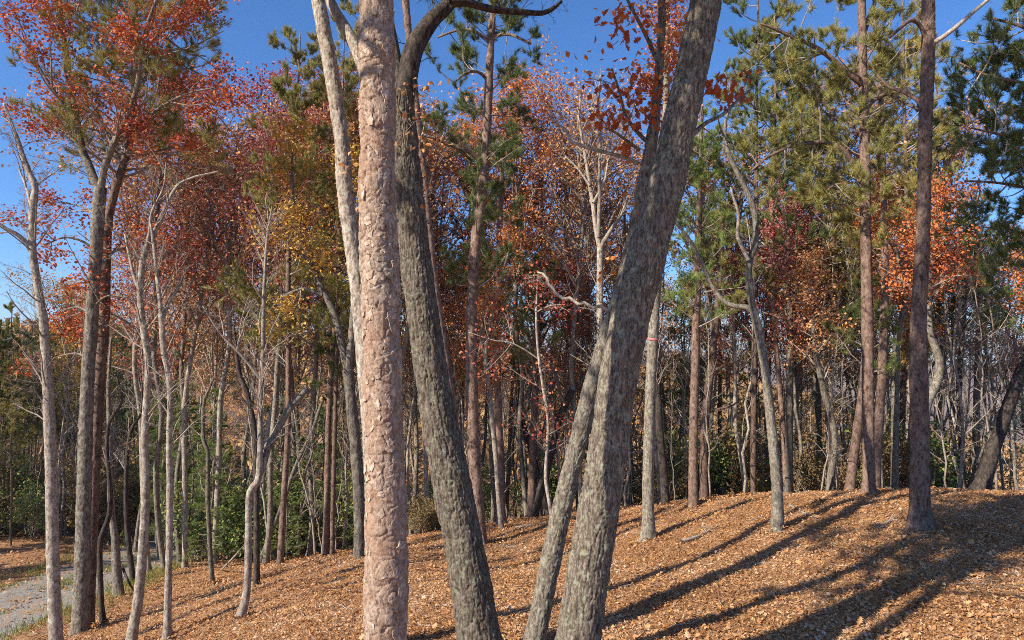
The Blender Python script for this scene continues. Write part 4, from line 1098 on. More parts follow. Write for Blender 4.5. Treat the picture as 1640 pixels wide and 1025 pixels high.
# ---- prototypes for the wood behind
def proto_parts(kind, seed):
    """(trunk mesh, branch mesh, crown mesh or None) of a tree 16 m tall, foot at the origin"""
    rng = rng_of(seed)
    H = 16.0
    pineish = kind in ('pine', 'ypine')
    n = 9
    z = np.linspace(-0.3, H * (0.97 if pineish or kind == 'wpine' else 0.8), n)
    wob = np.cumsum(rng.normal(size=(n, 2)) * (0.06 if pineish else 0.13), 0)
    wob -= wob[0]
    R = np.interp(z, [0, H * 0.5, H], [0.085, 0.065, 0.018]) * (1.15 if pineish else 1)
    W = np.column_stack((wob, z, R))
    V, Fc, T, info = hi_stem(W, 10, 0.5, 'plain', seed)
    mb = MB(); mb.add(V, Fc); mb.F.setdefault(3, []).append(T)
    stems = [(info[0], info[1])]
    if not pineish and kind not in ('wpine',):
        f, r = grow(np.array([resamp(info[0], info[1], 10)[0]]), np.array([resamp(info[0], info[1], 10)[1]]), 3, 0.5, 0.85, 32, H * 0.32, 0.3, 0.5, 0.12, 7, 0.016, rng, 0.3)
        for k in range(len(f)):
            v_, f_, t_ = tube(f[k], r[k], 7, 0.1, seed)
            mb.add(v_, f_); mb.F.setdefault(3, []).append(t_ + mb.n - len(v_))
            stems.append((f[k], r[k]))
    tr = mb.mesh('trunk')
    sz = dict(leaves=2, size=0.10, n1=56, L1=3.3, n2=9, n3=4, t0=0.52, spread=0.2, keep=0.56)
    if kind == 'bare': br, lv = broadleaf(stems, rng, n1=44, L1=2.2, n2=7, n3=4, leaves=0, t0=0.3, up=0.5)
    elif kind == 'sparse': br, lv = broadleaf(stems, rng, **{**sz, 'leaves': 1, 'keep': 0.6})
    elif kind == 'pine': br, lv = conifer(stems, rng, n1=56, L1=2.9, t0=0.42, k=26, ln=0.17, wd=0.010, n2=9, n3=3, spread=0.6)
    elif kind == 'ypine': br, lv = conifer(stems, rng, n1=60, L1=2.6, t0=0.38, k=26, ln=0.17, wd=0.010, n2=9, n3=3, spread=0.6)
    elif kind == 'wpine': br, lv = conifer(stems, rng, n1=60, L1=3.0, t0=0.08, k=20, ln=0.15, wd=0.010, n2=10, n3=3, up=0.05, bend=0.15, lt=0.75)
    else: br, lv = broadleaf(stems, rng, **sz)
    crown = make_mesh('crown', lv[0], [lv[1]], False) if lv is not None else None
    return tr, br.mesh('branch'), crown

KIND = {  # kind: (name, bark, leaf, words)
    'red': ('maple_tree', 'grey_bark', 'red_leaf', 'red-leaved maple'), 'crimson': ('maple_tree', 'grey_bark', 'crimson_leaf', 'dusky crimson maple'),
    'orange': ('oak_tree', 'grey_bark', 'orange_leaf', 'orange-leaved oak'), 'gold': ('hickory_tree', 'grey_bark', 'gold_leaf', 'golden-yellow tree'),
    'rust': ('oak_tree', 'grey_bark', 'rust_leaf', 'rust-brown oak'), 'sparse': ('oak_tree', 'pale_bark', 'rust_leaf', 'half-bare brown oak'),
    'bare': ('bare_tree', 'grey_bark', None, 'leafless grey tree'), 'pine': ('pine_tree', 'pine_bark', 'pine_needle', 'dark green pine'),
    'ypine': ('pine_tree', 'pine_bark', 'yellow_needle', 'olive-yellow pine'), 'wpine': ('white_pine_tree', 'grey_bark', 'green_needle', 'bright green pine'),
    'palebare': ('bare_tree', 'pale_bark', None, 'leafless pale tree')}
PROTO = {}
def proto(kind, v):
    if (kind, v) not in PROTO:
        src = 'bare' if kind == 'palebare' else kind
        geom = {'red': 'leafy', 'crimson': 'leafy', 'orange': 'leafy', 'gold': 'leafy', 'rust': 'leafy'}.get(src, src)
        if (geom, v) not in PROTO_G:
            PROTO_G[(geom, v)] = proto_parts(geom, 300 + 17 * v + 101 * sorted(set(('leafy', 'sparse', 'bare', 'pine', 'ypine', 'wpine'))).index(geom))
        g = PROTO_G[(geom, v)]
        nm, bk, lf, _ = KIND[kind]
        g2 = []
        for m_, mt in zip(g, (M[bk], M['twig_bark'], M[lf] if lf else None)):
            if m_ is None: g2.append(None); continue
            if len(m_.materials): m_ = m_.copy(); m_.materials.clear()
            m_.materials.append(mt)
            g2.append(m_)
        PROTO[(kind, v)] = g2
    return PROTO[(kind, v)]
PROTO_G = {}
rg = rng_of(2024)
PLACED = []
MARK = [(-400, None), (150, 'the twin trunks'), (268, 'the pole-like trunk'), (415, 'the curved pale tree'), (618, 'the flaking pine'), (757, 'the dark pine'), (960, 'the leaning oak'), (1110, 'the crest pine'), (1240, 'the forked tree'), (1390, 'the boughed pine'), (1472, 'the slope pine'), (2200, None)]
def zone(px):
    for k in range(len(MARK) - 1):
        if MARK[k][0] <= px < MARK[k + 1][0]:
            a_, b_ = MARK[k][1], MARK[k + 1][1]
            if a_ is None: return 'left of ' + b_
            if b_ is None: return 'right of ' + a_
            return 'between ' + a_.replace('the ', '', 1) + ' and ' + b_.replace('the ', '', 1)
    return 'beyond the frame'
def lean_word(o):
    v = o.rotation_euler.to_matrix() @ Vector((0, 0, 1))
    return 'right-leaning' if v.x > 0.04 else 'left-leaning' if v.x < -0.04 else 'upright'
def put(kind, x, y, h, v, label, group, lean=0.04, girth=1.0, cat='tree'):
    g = proto(kind, v)
    z = float(hgt(np.array([x]), np.array([y]))[0])
    root = thing(KIND[kind][0], (x, y, z), label, cat, group)
    s = h / 16.0
    root.scale = (s * girth, s * girth, s)
    root.rotation_euler = (rg.normal() * lean, rg.normal() * lean, rg.uniform(0, 6.28))
    for nm, m_ in zip(('trunk', 'branch', 'crown'), g):
        if m_ is not None:
            o = obj(nm, m_, None, root)
            if nm == 'branch': o['kind'] = 'stuff'
    PLACED.append((x, y))
    return root
ORD = ['leftmost', 'second', 'third', 'fourth', 'fifth', 'sixth', 'seventh', 'eighth', 'ninth', 'tenth']
ORD_ = ['leftmost', 'second-from-left', 'third-from-left', 'fourth-from-left', 'fifth-from-left', 'sixth-from-left']
NUM = ['', 'one', 'two', 'three', 'four', 'five', 'six', 'seven', 'eight', 'nine', 'ten', 'eleven']
def bgt_all(L):
    keys = {}
    for b in L: keys.setdefault((b[0], zone(b[0 + 1])), []).append(b)
    for (kind, z_), bs in keys.items():
        bs.sort(key=lambda b: b[1])
        for k, b in enumerate(bs):
            _, px, Y, top = b
            w_ = KIND[kind][3]
            if len(bs) == 1: lab = f"{w_} close behind the front trunks, {z_}"
            else: lab = f"{'rightmost' if k == len(bs) - 1 else ORD[k] if k == 0 else ORD[k] + '-from-left'} {w_} of {NUM[len(bs)]} {z_}"
            x = (px - 820) / F * Y
            z = float(hgt(np.array([x]), np.array([Y]))[0])
            hh = at(px, top, Y)[2] - z
            put(kind, x, Y, hh, int(rg.integers(2)), lab, f"{w_}s {z_}", 0.03, min(1.0, 20 / hh) * (0.95 if kind in ('pine', 'ypine') else 1.0))

BGT = [ # the trees whose crowns make up the coloured wall, left to right
    ('pine', -70, 30, 330), ('ypine', 15, 34, 480), ('ypine', 60, 40, 500), ('gold', 105, 32, 400), ('gold', 150, 35, 430), ('pine', 60, 46, 540), ('gold', 175, 42, 610), ('pine', -30, 38, 480), ('ypine', 120, 40, 540), ('ypine', 30, 30, 560),
    ('wpine', 232, 40, 530), ('wpine', 305, 30, 530), ('wpine', 345, 27, 610), ('wpine', 265, 29, 590), ('wpine', 280, 34, 540), ('wpine', 325, 36, 520), ('wpine', 455, 33, 600), ('wpine', 415, 35, 640), ('wpine', 480, 28, 680), ('wpine', 525, 31, 620), ('ypine', 550, 34, 520),
    ('crimson', 225, 31, 290), ('orange', 265, 33, 270), ('red', 300, 31, 190), ('rust', 350, 32, 120), ('red', 400, 31, 90), ('gold', 330, 36, 340), ('orange', 395, 36, 330), ('red', 440, 33, 150), ('gold', 485, 34, 330), ('crimson', 480, 30, 60), ('orange', 530, 33, 300), ('orange', 545, 36, 130), ('sparse', 360, 28, 330), ('sparse', 440, 28, 300),
    ('sparse', 350, 26, 10), ('red', 275, 26, 60), ('crimson', 430, 25, 40), ('orange', 500, 26, -20), ('sparse', 690, 27, -20), ('orange', 845, 26, 40), ('sparse', 930, 26, 0), ('sparse', 420, 27, -10),
    ('sparse', 250, 25, 80), ('sparse', 305, 26, 20), ('orange', 300, 27, 130), ('sparse', 640, 27, 40), ('sparse', 700, 28, 60), ('orange', 790, 27, 120), ('sparse', 905, 27, 60), ('sparse', 965, 28, 0), ('ypine', 560, 28, -20), ('sparse', 1130, 28, 60), ('sparse', 1185, 28, 100), ('sparse', 1360, 26, 200), ('sparse', 1460, 26, 180),
    ('ypine', 455, 23, 40), ('ypine', 525, 24.5, 20),
    ('gold', 720, 34, 520), ('gold', 840, 36, 540), ('gold', 900, 33, 570), ('gold', 1060, 33, 540), ('gold', 1110, 36, 560), ('gold', 1180, 34, 590), ('gold', 1300, 33, 560), ('gold', 1350, 36, 600), ('ypine', 1215, 34, 560), ('pine', 0, 33, 600), ('ypine', 90, 35, 620), ('pine', 130, 37, 590), ('pine', -60, 35, 560),
    ('crimson', 665, 28, 110), ('red', 640, 32, 150), ('gold', 650, 40, 440), ('orange', 700, 38, 440), ('red', 720, 42, 450),
    ('orange', 835, 28, 95), ('orange', 690, 27, 330), ('gold', 770, 28, 380), ('red', 870, 27, 370), ('orange', 930, 28, 400), ('gold', 1000, 28, 380), ('pine', 735, 30, 200), ('pine', 810, 29, 270), ('orange', 780, 33, 330), ('sparse', 860, 31, 220), ('red', 905, 36, 340), ('orange', 935, 33, 200), ('sparse', 660, 27, 350), ('orange', 745, 27, 300),
    ('sparse', 995, 30, 220), ('bare', 925, 28, 90), ('gold', 1075, 36, 400), ('wpine', 1085, 34, 350), ('wpine', 1140, 36, 220), ('ypine', 1150, 31, 240), ('bare', 1010, 29, 200), ('sparse', 1050, 27, 320),
    ('red', 1225, 28, 220), ('orange', 1275, 25.5, 290), ('gold', 1325, 25, 320), ('orange', 1425, 24, 350), ('gold', 1375, 26, 330), ('red', 1180, 27, 330), ('red', 1255, 31, 250), ('pine', 1200, 25, -60), ('sparse', 1205, 34, 330), ('orange', 1310, 27, 260), ('gold', 1345, 30, 290), ('orange', 1385, 30, 320), ('orange', 1430, 27, 270), ('bare', 1225, 33, 300), ('bare', 1280, 28, 330),
    ('ypine', 1440, 24, -60), ('ypine', 1325, 23.5, 10), ('pine', 1255, 24, 0), ('orange', 1290, 28, 60), ('sparse', 1410, 27, 40), ('rust', 1500, 27, 110),
    ('orange', 1530, 25, 270), ('sparse', 1490, 27, 330), ('pine', 1530, 24, 120), ('orange', 1615, 28, 330), ('wpine', 1600, 31, 430), ('red', 1650, 33, 470), ('rust', 1580, 26, 290),
]
bgt_all(BGT)

# the rest of the wood, thinning into the distance
kinds_left = ['pine', 'pine', 'bare', 'bare', 'pine', 'ypine', 'gold', 'pine']
kinds_mid = ['bare', 'palebare', 'palebare', 'sparse', 'bare', 'bare', 'palebare', 'gold']
kinds_right = ['palebare', 'bare', 'bare', 'palebare', 'sparse', 'palebare', 'bare', 'palebare']
def crestY(px):
    return float(np.interp(px, [-200, 200, 420, 530, 700, 800, 1000, 1130, 1250, 1450, 1700], [30, 31, 26, 25.5, 27, 27, 25.5, 24, 22.5, 21.5, 21]))
tries = made = 0
while made < 150 and tries < 4000:
    tries += 1
    px = rg.uniform(-420, 1800) if rg.random() < 0.75 else rg.uniform(-420, 300)
    Y = crestY(px) + 1.0 + 45 * rg.random() ** 1.3
    x = (px - 820) / F * Y
    if road_dist(np.array([x]), np.array([Y]))[0] < 3.0: continue
    if min(math.hypot(x - a_, Y - b_) for a_, b_ in PLACED[-170:]) < 1.1: continue
    if px > 620 and (Y > crestY(px) + 22 or rg.random() < 0.5): continue
    ks = kinds_left if px < 300 else kinds_mid if px < 1000 else kinds_right
    kd = ks[rg.integers(len(ks))]
    far = Y > crestY(px) + 15
    h = rg.uniform(9, 15) if px > 950 else rg.uniform(10, 17)
    z = float(hgt(np.array([x]), np.array([Y]))[0])
    top_limit = at(px, 430 if px > 300 else 500, Y)[2] - z
    h = min(h, max(7, top_limit))
    lab = f"{KIND[kd][3]} {'deep in the wood' if far else 'just past the crest'} {zone(px)}"
    r_ = put(kd, x, Y, h, int(rg.integers(2)), lab, f"{KIND[kd][3]}s filling the wood", 0.06, rg.uniform(0.75, 1.05))
    r_['label'] = f"{'tall' if h > 13 else 'mid-height' if h > 10.5 else 'low'} {lean_word(r_)} {lab}"
    made += 1

# understorey poles: thin straight young trees
def pole_parts(v):
    rng = rng_of(600 + v)
    n = 13
    z = np.linspace(-0.2, 8, n)
    wob = np.cumsum(rng.normal(size=(n, 2)) * 0.075, 0) + rng.normal(size=(n, 2)) * 0.018; wob -= wob[0]
    W = np.column_stack((wob, z, np.interp(z, [0, 8], [0.042, 0.010])))
    S = smooth_path(W, 0.5)
    v_, f_, t_ = tube(S[:, :3], S[:, 3], 7, 0.1, v)
    mb = MB(); mb.add(v_, f_); mb.F.setdefault(3, []).append(t_)
    br, _ = broadleaf([(S[:, :3], S[:, 3])], rng, n1=22, L1=1.6, n2=6, n3=3, leaves=0, t0=0.15, up=0.35)
    return mb.mesh('stem'), br.mesh('twig')
poles = [pole_parts(v) for v in range(4)]
pm = []
for st_, br_ in poles:
    for bk in ('pale_bark', 'grey_bark', 'pale_bark'):
        s2 = st_.copy(); s2.materials.append(M[bk])
        b2 = br_.copy(); b2.materials.append(M['twig_bark'])
        pm.append((s2, b2, bk.split('_')[0]))
made = tries = 0
while made < 230 and tries < 5000:
    tries += 1
    px = rg.uniform(-60, 1700)
    if px < 300 and rg.random() < 0.4: continue
    Y = crestY(px) - 0.8 + 22 * rg.random() ** 1.6
    x = (px - 820) / F * Y
    if road_dist(np.array([x]), np.array([Y]))[0] < 2.6: continue
    s2, b2, cw = pm[rg.integers(len(pm))]
    z = float(hgt(np.array([x]), np.array([Y]))[0])
    root = thing('sapling', (x, Y, z), 'sapling', 'sapling', "leafless saplings at the wood's edge")
    s = rg.uniform(0.6, 1.3)
    root.scale = (s, s, s)
    root.rotation_euler = (rg.normal() * 0.06, rg.normal() * 0.08, rg.uniform(0, 6.28))
    root['label'] = f"{'tall' if s > 1.05 else 'mid-height' if s > 0.8 else 'short'} {lean_word(root)} {cw} leafless sapling at the wood's edge {zone(px)}"
    obj('stem', s2, None, root)
    obj('twig', b2, None, root, kind='stuff')
    made += 1

# shrubs and pine seedlings
def shrub_parts(v):
    rng = rng_of(700 + v)
    st = []
    for k in range(6):
        a_ = rng.uniform(0, 6.28)
        zz = np.linspace(-0.05, rng.uniform(0.9, 1.6), 5)
        P = np.column_stack((np.cos(a_) * zz * 0.45, np.sin(a_) * zz * 0.45, zz)) + rng.normal(size=(5, 3)) * 0.03
        st.append((P, np.linspace(0.018, 0.006, 5)))
    mb = MB()
    for P, R in st:
        v_, f_, t_ = tube(P, R, 5)
        mb.add(v_, f_)
    br, lv = broadleaf(st, rng, n1=34, L1=0.8, n2=5, n3=3, leaves=1 + (v == 2), size=0.075, t0=0.15, spread=0.09)
    for a_, b_ in zip(br.V, [None] * len(br.V)): pass
    return mb.mesh('stem'), br.mesh('twig'), make_mesh('foliage', lv[0], [lv[1]], False)
shr = [shrub_parts(v) for v in range(3)]
for st_, br_, fo_ in shr:
    st_.materials.append(M['twig_bark']); br_.materials.append(M['twig_bark']); fo_.materials.append(M['shrub_leaf'])
gold_f = []
for st_, br_, fo_ in shr:
    g_ = fo_.copy(); g_.materials.clear(); g_.materials.append(M['brush_leaf']); gold_f.append(g_)
def shrub(px, Y, s, golden=False):
    k = int(rg.integers(3))
    st_, br_, fo_ = shr[k]
    x = (px - 820) / F * Y
    if road_dist(np.array([x]), np.array([Y]))[0] < 2.4: return
    z = float(hgt(np.array([x]), np.array([Y]))[0])
    w_ = 'tan-leaved shrub' if golden else 'leafy green shrub'
    lab = f"{'head-high' if s > 1.6 else 'chest-high' if s > 1.15 else 'waist-high'} {w_} in the {'near' if Y < 30 else 'shaded far'} undergrowth {zone(px)}"
    root = thing('shrub', (x, Y, z), lab, 'shrub', f"{w_}s in the undergrowth")
    root.scale = (s, s, s * rg.uniform(0.85, 1.2)); root.rotation_euler = (0, 0, rg.uniform(0, 6.28))
    obj('stem', st_, None, root); obj('twig', br_, None, root, kind='stuff'); obj('foliage', gold_f[k] if golden else fo_, None, root)
for k in range(26): shrub(rg.uniform(270, 580), rg.uniform(26, 33), rg.uniform(0.9, 2.0))
for k in range(10): shrub(rg.uniform(640, 960), rg.uniform(28, 36), rg.uniform(0.8, 1.6))
for k in range(16): shrub(rg.uniform(1040, 1400), rg.uniform(24, 29), rg.uniform(0.7, 1.3), rg.random() < 0.3)
for k in range(8): shrub(rg.uniform(1400, 1620), rg.uniform(22, 26), rg.uniform(0.7, 1.2), rg.random() < 0.5)
for k in range(8): shrub(rg.uniform(150, 290), rg.uniform(36, 42), rg.uniform(0.9, 1.7), True)
for k in range(6): shrub(rg.uniform(640, 1640), rg.uniform(27, 36), rg.uniform(0.9, 2.2), rg.random() < 0.8)
for k in range(10):
    px = rg.uniform(1040, 1560); shrub(px, crestY(px) + rg.uniform(0.8, 5), rg.uniform(1.0, 2.3), rg.random() < 0.75)
for k in range(60): shrub(rg.uniform(-100, 260), rg.uniform(30, 48), rg.uniform(0.9, 2.4), rg.random() < 0.5)
for k in range(5): shrub(rg.uniform(650, 720), rg.uniform(25, 27), rg.uniform(0.6, 0.9), True)
wp = proto('wpine', 0), proto('wpine', 1)
for k, (px, Y, h) in enumerate([(300, 27, 6.5), (345, 26, 6.0), (270, 31, 6), (465, 25.6, 4), (505, 27, 6), (445, 27.5, 3.2), (470, 28.5, 4.2), (500, 30, 5), (300, 35, 8), (405, 33, 5), (515, 33, 6.5), (355, 36, 8.5), (1300, 30, 4.5), (1045, 30, 4)]):
    x = (px - 820) / F * Y
    lab = f"{'tall' if h > 6.2 else 'mid-sized' if h > 4.6 else 'small'} young bright green pine in the {'near' if Y < 29 else 'far'} undergrowth {zone(px)}"
    r_ = put('wpine', x, Y, h, k % 2, lab, 'young green pines in the undergrowth', 0.03, 1.5, 'tree')

# a few trees outside the frame to the left: the photo shows their shadows on the slope and in the wood
for k, (x, y, h, kd) in enumerate([(-34, 24, 20, 'pine'), (-3.3, 3.5, 26, 'ypine'), (-33, 32, 18, 'pine'), (-40, 28, 19, 'pine'), (-36, 38, 19, 'pine'), (-44, 40, 20, 'pine'), (-31, 17, 20, 'pine'), (-33.5, 29, 14, 'wpine'), (-33, 22, 15, 'wpine'), (-36, 25, 15, 'wpine'), (-31.5, 18.5, 14, 'wpine'), (-37, 30, 16, 'wpine'), (-35, 34, 15, 'wpine'), (-39, 38, 15, 'wpine')]):
    put(kd, x, y, h, k % 2, f"{KIND[kd][3]} outside the left of the picture across the road", f"{KIND[kd][3]}s outside the picture", 0.03, 1.6 if kd == 'wpine' else 1.0)

# far wood on the hillside beyond, seen through the trunks
rg = rng_of(404)
n = 3600
ang = rg.uniform(-0.70, 0.70, n)
r = np.sqrt(rg.uniform(100 ** 2, 360 ** 2, n))
X, Yf = np.sin(ang) * r, np.cos(ang) * r
Z = hgt(X, Yf)
nl = 26
sz_ = rg.uniform(2.4, 4.2, n)
cent = np.stack((X, Yf, Z + 6.5), 1)
off = nrm(rg.normal(size=(n, nl, 3))) * (rg.random((n, nl, 1)) ** 0.4) * sz_[:, None, None] * np.array((1, 1, 1.3))
P = (cent[:, None] + off).reshape(-1, 3)
V, T = leaf_quads(P, 1.5, rg)
# keep each tree one island colour: join its leaves by hue through position noise
M['far_crown'] = leaf_mat('far_crown', [(0.08, 0.08, 0.03), (0.20, 0.12, 0.055), (0.32, 0.18, 0.07), (0.40, 0.24, 0.09), (0.34, 0.15, 0.07)], 0.2, 0.13)
mbf = MB(); mbf.add(V, T)
fx = np.stack((X, Yf, Z - 0.5), 1)
pt = np.stack((fx, fx + np.array((0, 0, 9.0))), 1)
mbf.add(*batch_tube(pt, np.full((n, 2), 0.14), 3))
obj('far_woods', mbf.mesh('far_woods', False), M['far_crown'], kind='stuff')

# ------------------------------------------------------------------ ground litter
rg = rng_of(55)
def scatter(n, y0, y1, dens_pow=1.0, side=1.3):
    Y = y0 + (y1 - y0) * rg.random(n) ** dens_pow
    X = rg.uniform(-side, side, n) * 0.76 * (Y + 0.8)
    return X, Y
X, Yl = scatter(430000, 6.8, 27, 1.2)
keep = road_dist(X, Yl) > 2.1
thin = (road_dist(X, Yl) < 3.0) & (rg.random(len(X)) < 0.6)
keep &= ~thin
keep &= ~((X < -17))
X, Yl = X[keep], Yl[keep]
Zl = hgt(X, Yl)
n = len(X)
th = rg.uniform(0, 6.28, n)
tilt = rg.normal(size=(n, 2)) * 0.5
nn = nrm(np.stack((tilt[:, 0], tilt[:, 1], np.ones(n)), 1))
a_ = nrm(np.cross(nn, np.stack((np.cos(th), np.sin(th), 0 * th), 1)))
b_ = np.cross(nn, a_)
s = np.where(rg.random(n) < 0.07, rg.uniform(0.07, 0.10, n), rg.uniform(0.018, 0.066, n))[:, None]
b_ = b_ * rg.uniform(0.35, 1.3, n)[:, None]
c0 = np.stack((X, Yl, Zl + rg.random(n) ** 2 * 0.05 + 0.012), 1)
cu = rg.uniform(-0.25, 0.35, n)[:, None]
V = np.stack((c0 - a_ * s * 0.5, c0 + b_ * s * 0.36 + nn * s * cu, c0 + a_ * s * 0.5, c0 - b_ * s * 0.36 + nn * s * cu), 1).reshape(-1, 3)
k = np.arange(n)[:, None] * 4
obj('leaf_litter', make_mesh('leaf_litter', V, [np.concatenate((k + np.array((0, 1, 2)), k + np.array((0, 2, 3))))], False), M['litter_leaf'], kind='stuff')
# pine straw and twigs among the leaves
X, Yl = scatter(95000, 6.8, 20, 1.1)
kk = road_dist(X, Yl) > 2.2
X, Yl = X[kk], Yl[kk]
n = len(X)
Zl = hgt(X, Yl) + 0.035
th = rg.uniform(0, 6.28, n)
dv = np.stack((np.cos(th), np.sin(th), rg.normal(size=n) * 0.25), 1)
ln = rg.uniform(0.07, 0.2, n)[:, None]
c0 = np.stack((X, Yl, Zl), 1)
sd = np.stack((-dv[:, 1], dv[:, 0], 0 * ln[:, 0]), 1) * 0.003
V = np.stack((c0 - dv * ln * 0.5 - sd, c0 - dv * ln * 0.5 + sd, c0 + dv * ln * 0.5), 1).reshape(-1, 3)
M['straw'] = leaf_mat('straw', [(0.16, 0.08, 0.04), (0.40, 0.22, 0.09), (0.55, 0.36, 0.18), (0.62, 0.48, 0.32)], 0.1, 1.0, gain=1.0)
obj('pine_straw', make_mesh('pine_straw', V, [np.arange(len(V)).reshape(-1, 3)], False), M['straw'], kind='stuff')
# the nearest big leaves, each its own
fl = [m_.copy() for m_ in leafm]
for m_ in fl:
    m_.materials.clear(); m_.materials.append(M['floor_leaf'])
for k in range(300):
    py = 1030 - 160 * rg.random() ** 1.6
    px = rg.uniform(560, 1640)
    Yg = ground_hit(px, py, 6.5, 20)
    p = at(px, py, Yg)
    z = float(hgt(p[0:1], p[1:2])[0])
    o = obj('leaf', fl[rg.integers(6)], None, floor, (p[0], p[1], z + 0.055))
    o.rotation_euler = (rg.normal() * 0.45, rg.normal() * 0.45, rg.uniform(0, 6.28))
    s_ = rg.uniform(0.5, 0.85)
    o.scale = (s_ * 1.15, s_, s_ * rg.choice((-1.5, 1.5)))
# leaves lying on the road and in the wood beyond it, larger scraps farther off
Yl = rg.uniform(15, 48, 26000)
X = rg.uniform(-0.95, 0.02, len(Yl)) * Yl
rdn = road_dist(X, Yl)
kk = (rdn > 1.7) | ((rdn < 0.45) & (rg.random(len(X)) < 0.5)) | (rg.random(len(X)) < 0.3)
kk &= ~((rdn > 1.5) & (X > -13) & (Yl < 27))
X, Yl = X[kk], Yl[kk]
V, T = leaf_quads(np.stack((X, Yl, hgt(X, Yl) + 0.05), 1), 0.13, rg, 2.5)
obj('fallen_leaves', make_mesh('fallen_leaves', V, [T], False), M['litter_leaf'], kind='stuff')
# leaves banked up against the feet of the trunks
P_ = []
for o in list(bpy.data.objects):
    if o.type == 'EMPTY' and 10 < o.location.y < 26 and o.get('category') in ('tree', 'sapling') and -12 < o.location.x < 17:
        n_ = 150
        r_ = 0.10 + rg.random(n_) ** 1.6 * 0.45
        t_ = rg.uniform(0, 6.28, n_)
        x_, y_ = o.location.x + np.cos(t_) * r_, o.location.y + np.sin(t_) * r_
        P_.append(np.stack((x_, y_, hgt(x_, y_) + 0.02 + 0.13 * rg.random(n_) * np.exp(-(r_ - 0.1) / 0.16)), 1))
P_ = np.concatenate(P_)
V, T = leaf_quads(P_, 0.08, rg, 1.2)
obj('leaf_drift', make_mesh('leaf_drift', V, [T], False), M['litter_leaf'], kind='stuff')
# small broken twigs strewn over the leaves
X, Yl = scatter(520, 8, 24, 1.0)
kk = road_dist(X, Yl) > 2.5
X, Yl = X[kk], Yl[kk]
n = len(X)
th = rg.uniform(0, 6.28, n); ln = rg.uniform(0.12, 0.65, n)
pth = np.zeros((n, 4, 3))
for q_ in range(4):
    f_ = q_ / 3 - 0.5
    xx = X + np.cos(th) * ln * f_ + rg.normal(size=n) * 0.02; yy = Yl + np.sin(th) * ln * f_ + rg.normal(size=n) * 0.02
    pth[:, q_] = np.stack((xx, yy, hgt(xx, yy) + 0.05 + 0.02 * rg.random(n)), 1)
mbt = MB(); mbt.add(*batch_tube(pth, rg.uniform(0.003, 0.010, n)[:, None] * np.array((1, 0.9, 0.75, 0.5))[None], 5))
obj('twig_litter', mbt.mesh('twig_litter'), M['twig_bark'], kind='stuff')
# grass along the road: verge and crown
n = 90000
k = rg.integers(0, len(rl), n)
u = rg.random(n)
offs = np.where(u < 0.25, rg.normal(0, 0.28, n), np.where(u < 0.68, 2.4 + rg.normal(0, 0.45, n), -2.4 + rg.normal(0, 0.45, n)))
X = rl[k, 0] + side[k, 0] * offs + rg.normal(0, 0.2, n)
Yl = rl[k, 1] + side[k, 1] * offs + rg.normal(0, 0.2, n)
pat = fbm(np.stack((X * 0.7, Yl * 0.7, 0 * X), 1), 3)
kk = (pat > 0.42) & (Yl > 8) & (Yl < 60)
X, Yl = X[kk], Yl[kk]; n = len(X)
c0 = np.stack((X, Yl, hgt(X, Yl) - 0.01), 1)
th = rg.uniform(0, 6.28, n)
sd = np.stack((np.cos(th), np.sin(th), 0 * th), 1) * 0.011
hh = rg.uniform(0.08, 0.24, n)
tipv = c0 + np.stack((rg.normal(size=n) * 0.06, rg.normal(size=n) * 0.06, hh), 1)
V = np.stack((c0 - sd, c0 + sd, tipv), 1).reshape(-1, 3)
obj('grass', make_mesh('grass', V, [np.arange(len(V)).reshape(-1, 3)], False), M['grass_blade'], kind='stuff')

# fallen sticks and dead wood
def stick(pix, Ys, rad, mat, label, n1=3):
    rng = rng_of(int(pix[0][0] * 7 + pix[0][1]))
    W = []
    for (px, py), y_ in zip(pix, Ys):
        p = at(px, py, y_ or ground_hit(px, py))
        g = float(hgt(p[0:1], p[1:2])[0])
        W.append((p[0], p[1], max(g + rad * 1.2, p[2]) if y_ else g + rad * 1.2, rad))
    W = np.array(W); W[-1, 3] *= 0.4
    base = W[0, :3].copy()
    W[:, :3] -= base
    S = smooth_path(W, 0.12)
    v_, f_, t_ = tube(S[:, :3], S[:, 3], 9, 0.2, 3)
    mb = MB(); mb.add(v_, f_); mb.F.setdefault(3, []).append(t_)
    root = thing('fallen_branch', base, label, 'branch', 'fallen branches')
    obj('stem', mb.mesh('stem'), M[mat], root)
    b, r = grow(np.array([resamp(S[:, :3], S[:, 3], 8)[0]]), np.array([resamp(S[:, :3], S[:, 3], 8)[1]]), n1, 0.3, 0.9, 45, 0.6, 0.5, 0.3, 0.2, 5, 0.02, rng)
    m2 = MB(); m2.add(*batch_tube(b, r, 5))
    obj('twig', m2.mesh('twig'), M[mat], root)
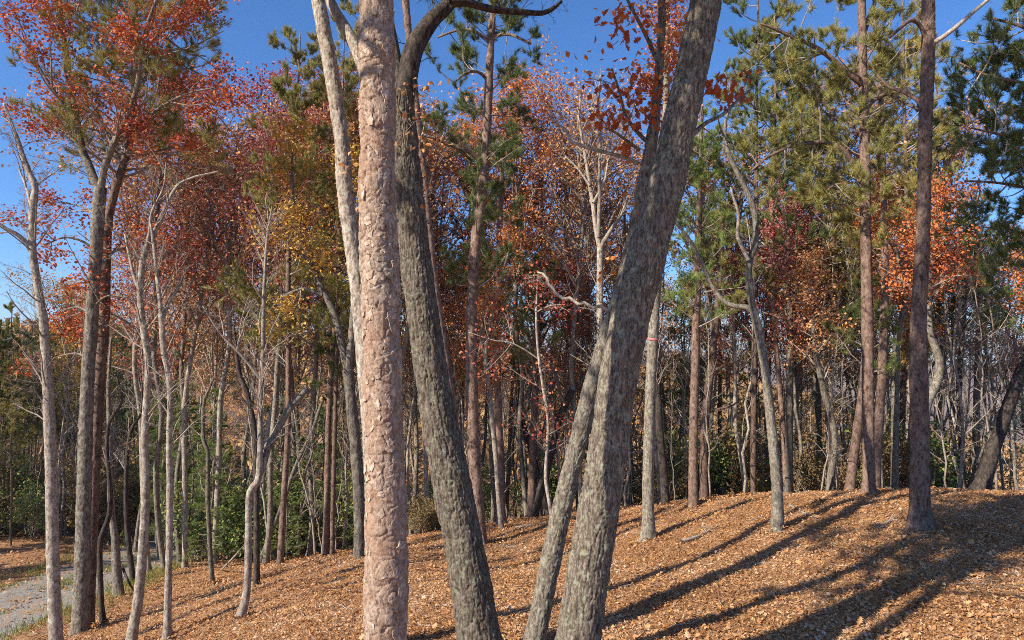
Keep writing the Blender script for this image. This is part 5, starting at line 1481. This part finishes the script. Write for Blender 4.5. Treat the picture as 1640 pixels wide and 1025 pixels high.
stick([(1090, 872), (1118, 862), (1150, 846)], (None, None, None), 0.035, 'dead_wood', 'pale fallen stick lying on the leaves right of the pink-ribboned trunk')
stick([(1264, 812), (1290, 826), (1310, 832)], (None, None, None), 0.03, 'dead_wood', 'fallen stick lying just right of the curvy forked tree')
stick([(1400, 850), (1425, 838), (1445, 822)], (None, None, None), 0.025, 'dead_wood', 'fallen stick on the slope left of the thick slope pine')
stick([(825, 800), (850, 815), (880, 818)], (None, None, None), 0.03, 'dead_wood', 'fallen stick at the foot of the reddish pine pole')
stick([(608, 905), (640, 896), (664, 880)], (None, None, None), 0.04, 'grey_bark', 'fallen branch on the slope between the flaking pine and left-leaning oak')
stick([(700, 880), (716, 876), (730, 872)], (None, None, None), 0.03, 'dead_wood', 'short fallen stick behind the foot of the left-leaning oak', 2)
stick([(355, 915), (372, 895), (392, 872)], (None, 22, 22.5), 0.03, 'dead_wood', 'thin broken stick propped up beside the curved pale tree', 2)
stick([(195, 905), (205, 930), (216, 952)], (21, 20.5, None), 0.035, 'dark_or_shaded_bark', 'dark stick leaning on the bank beside the pale wavy trunk', 2)

# ------------------------------------------------------------------ air over the valley
hz = bpy.data.materials.new('haze'); hz.use_nodes = True
hn = hz.node_tree.nodes; hn.clear()
pv = hn.new('ShaderNodeVolumePrincipled')
pv.inputs['Color'].default_value = (0.80, 0.88, 1.0, 1)
pv.inputs['Density'].default_value = 0.00016
pv.inputs['Anisotropy'].default_value = 0.0
ho = hn.new('ShaderNodeOutputMaterial')
hz.node_tree.links.new(pv.outputs[0], ho.inputs['Volume'])
USE_HAZE = True
DENOISE = False
SC.cycles.use_denoising = DENOISE
if USE_HAZE:
    x0, x1, y0, y1, z0, z1 = -5400, 5400, -1000, 5400, -340, 120
    V = np.array([(x, y, z) for z in (z0, z1) for y in (y0, y1) for x in (x0, x1)])
    Q = np.array([(0, 2, 3, 1), (4, 5, 7, 6), (0, 1, 5, 4), (2, 6, 7, 3), (0, 4, 6, 2), (1, 3, 7, 5)])
    obj('haze', make_mesh('haze', V, [Q], False), hz, kind='stuff')
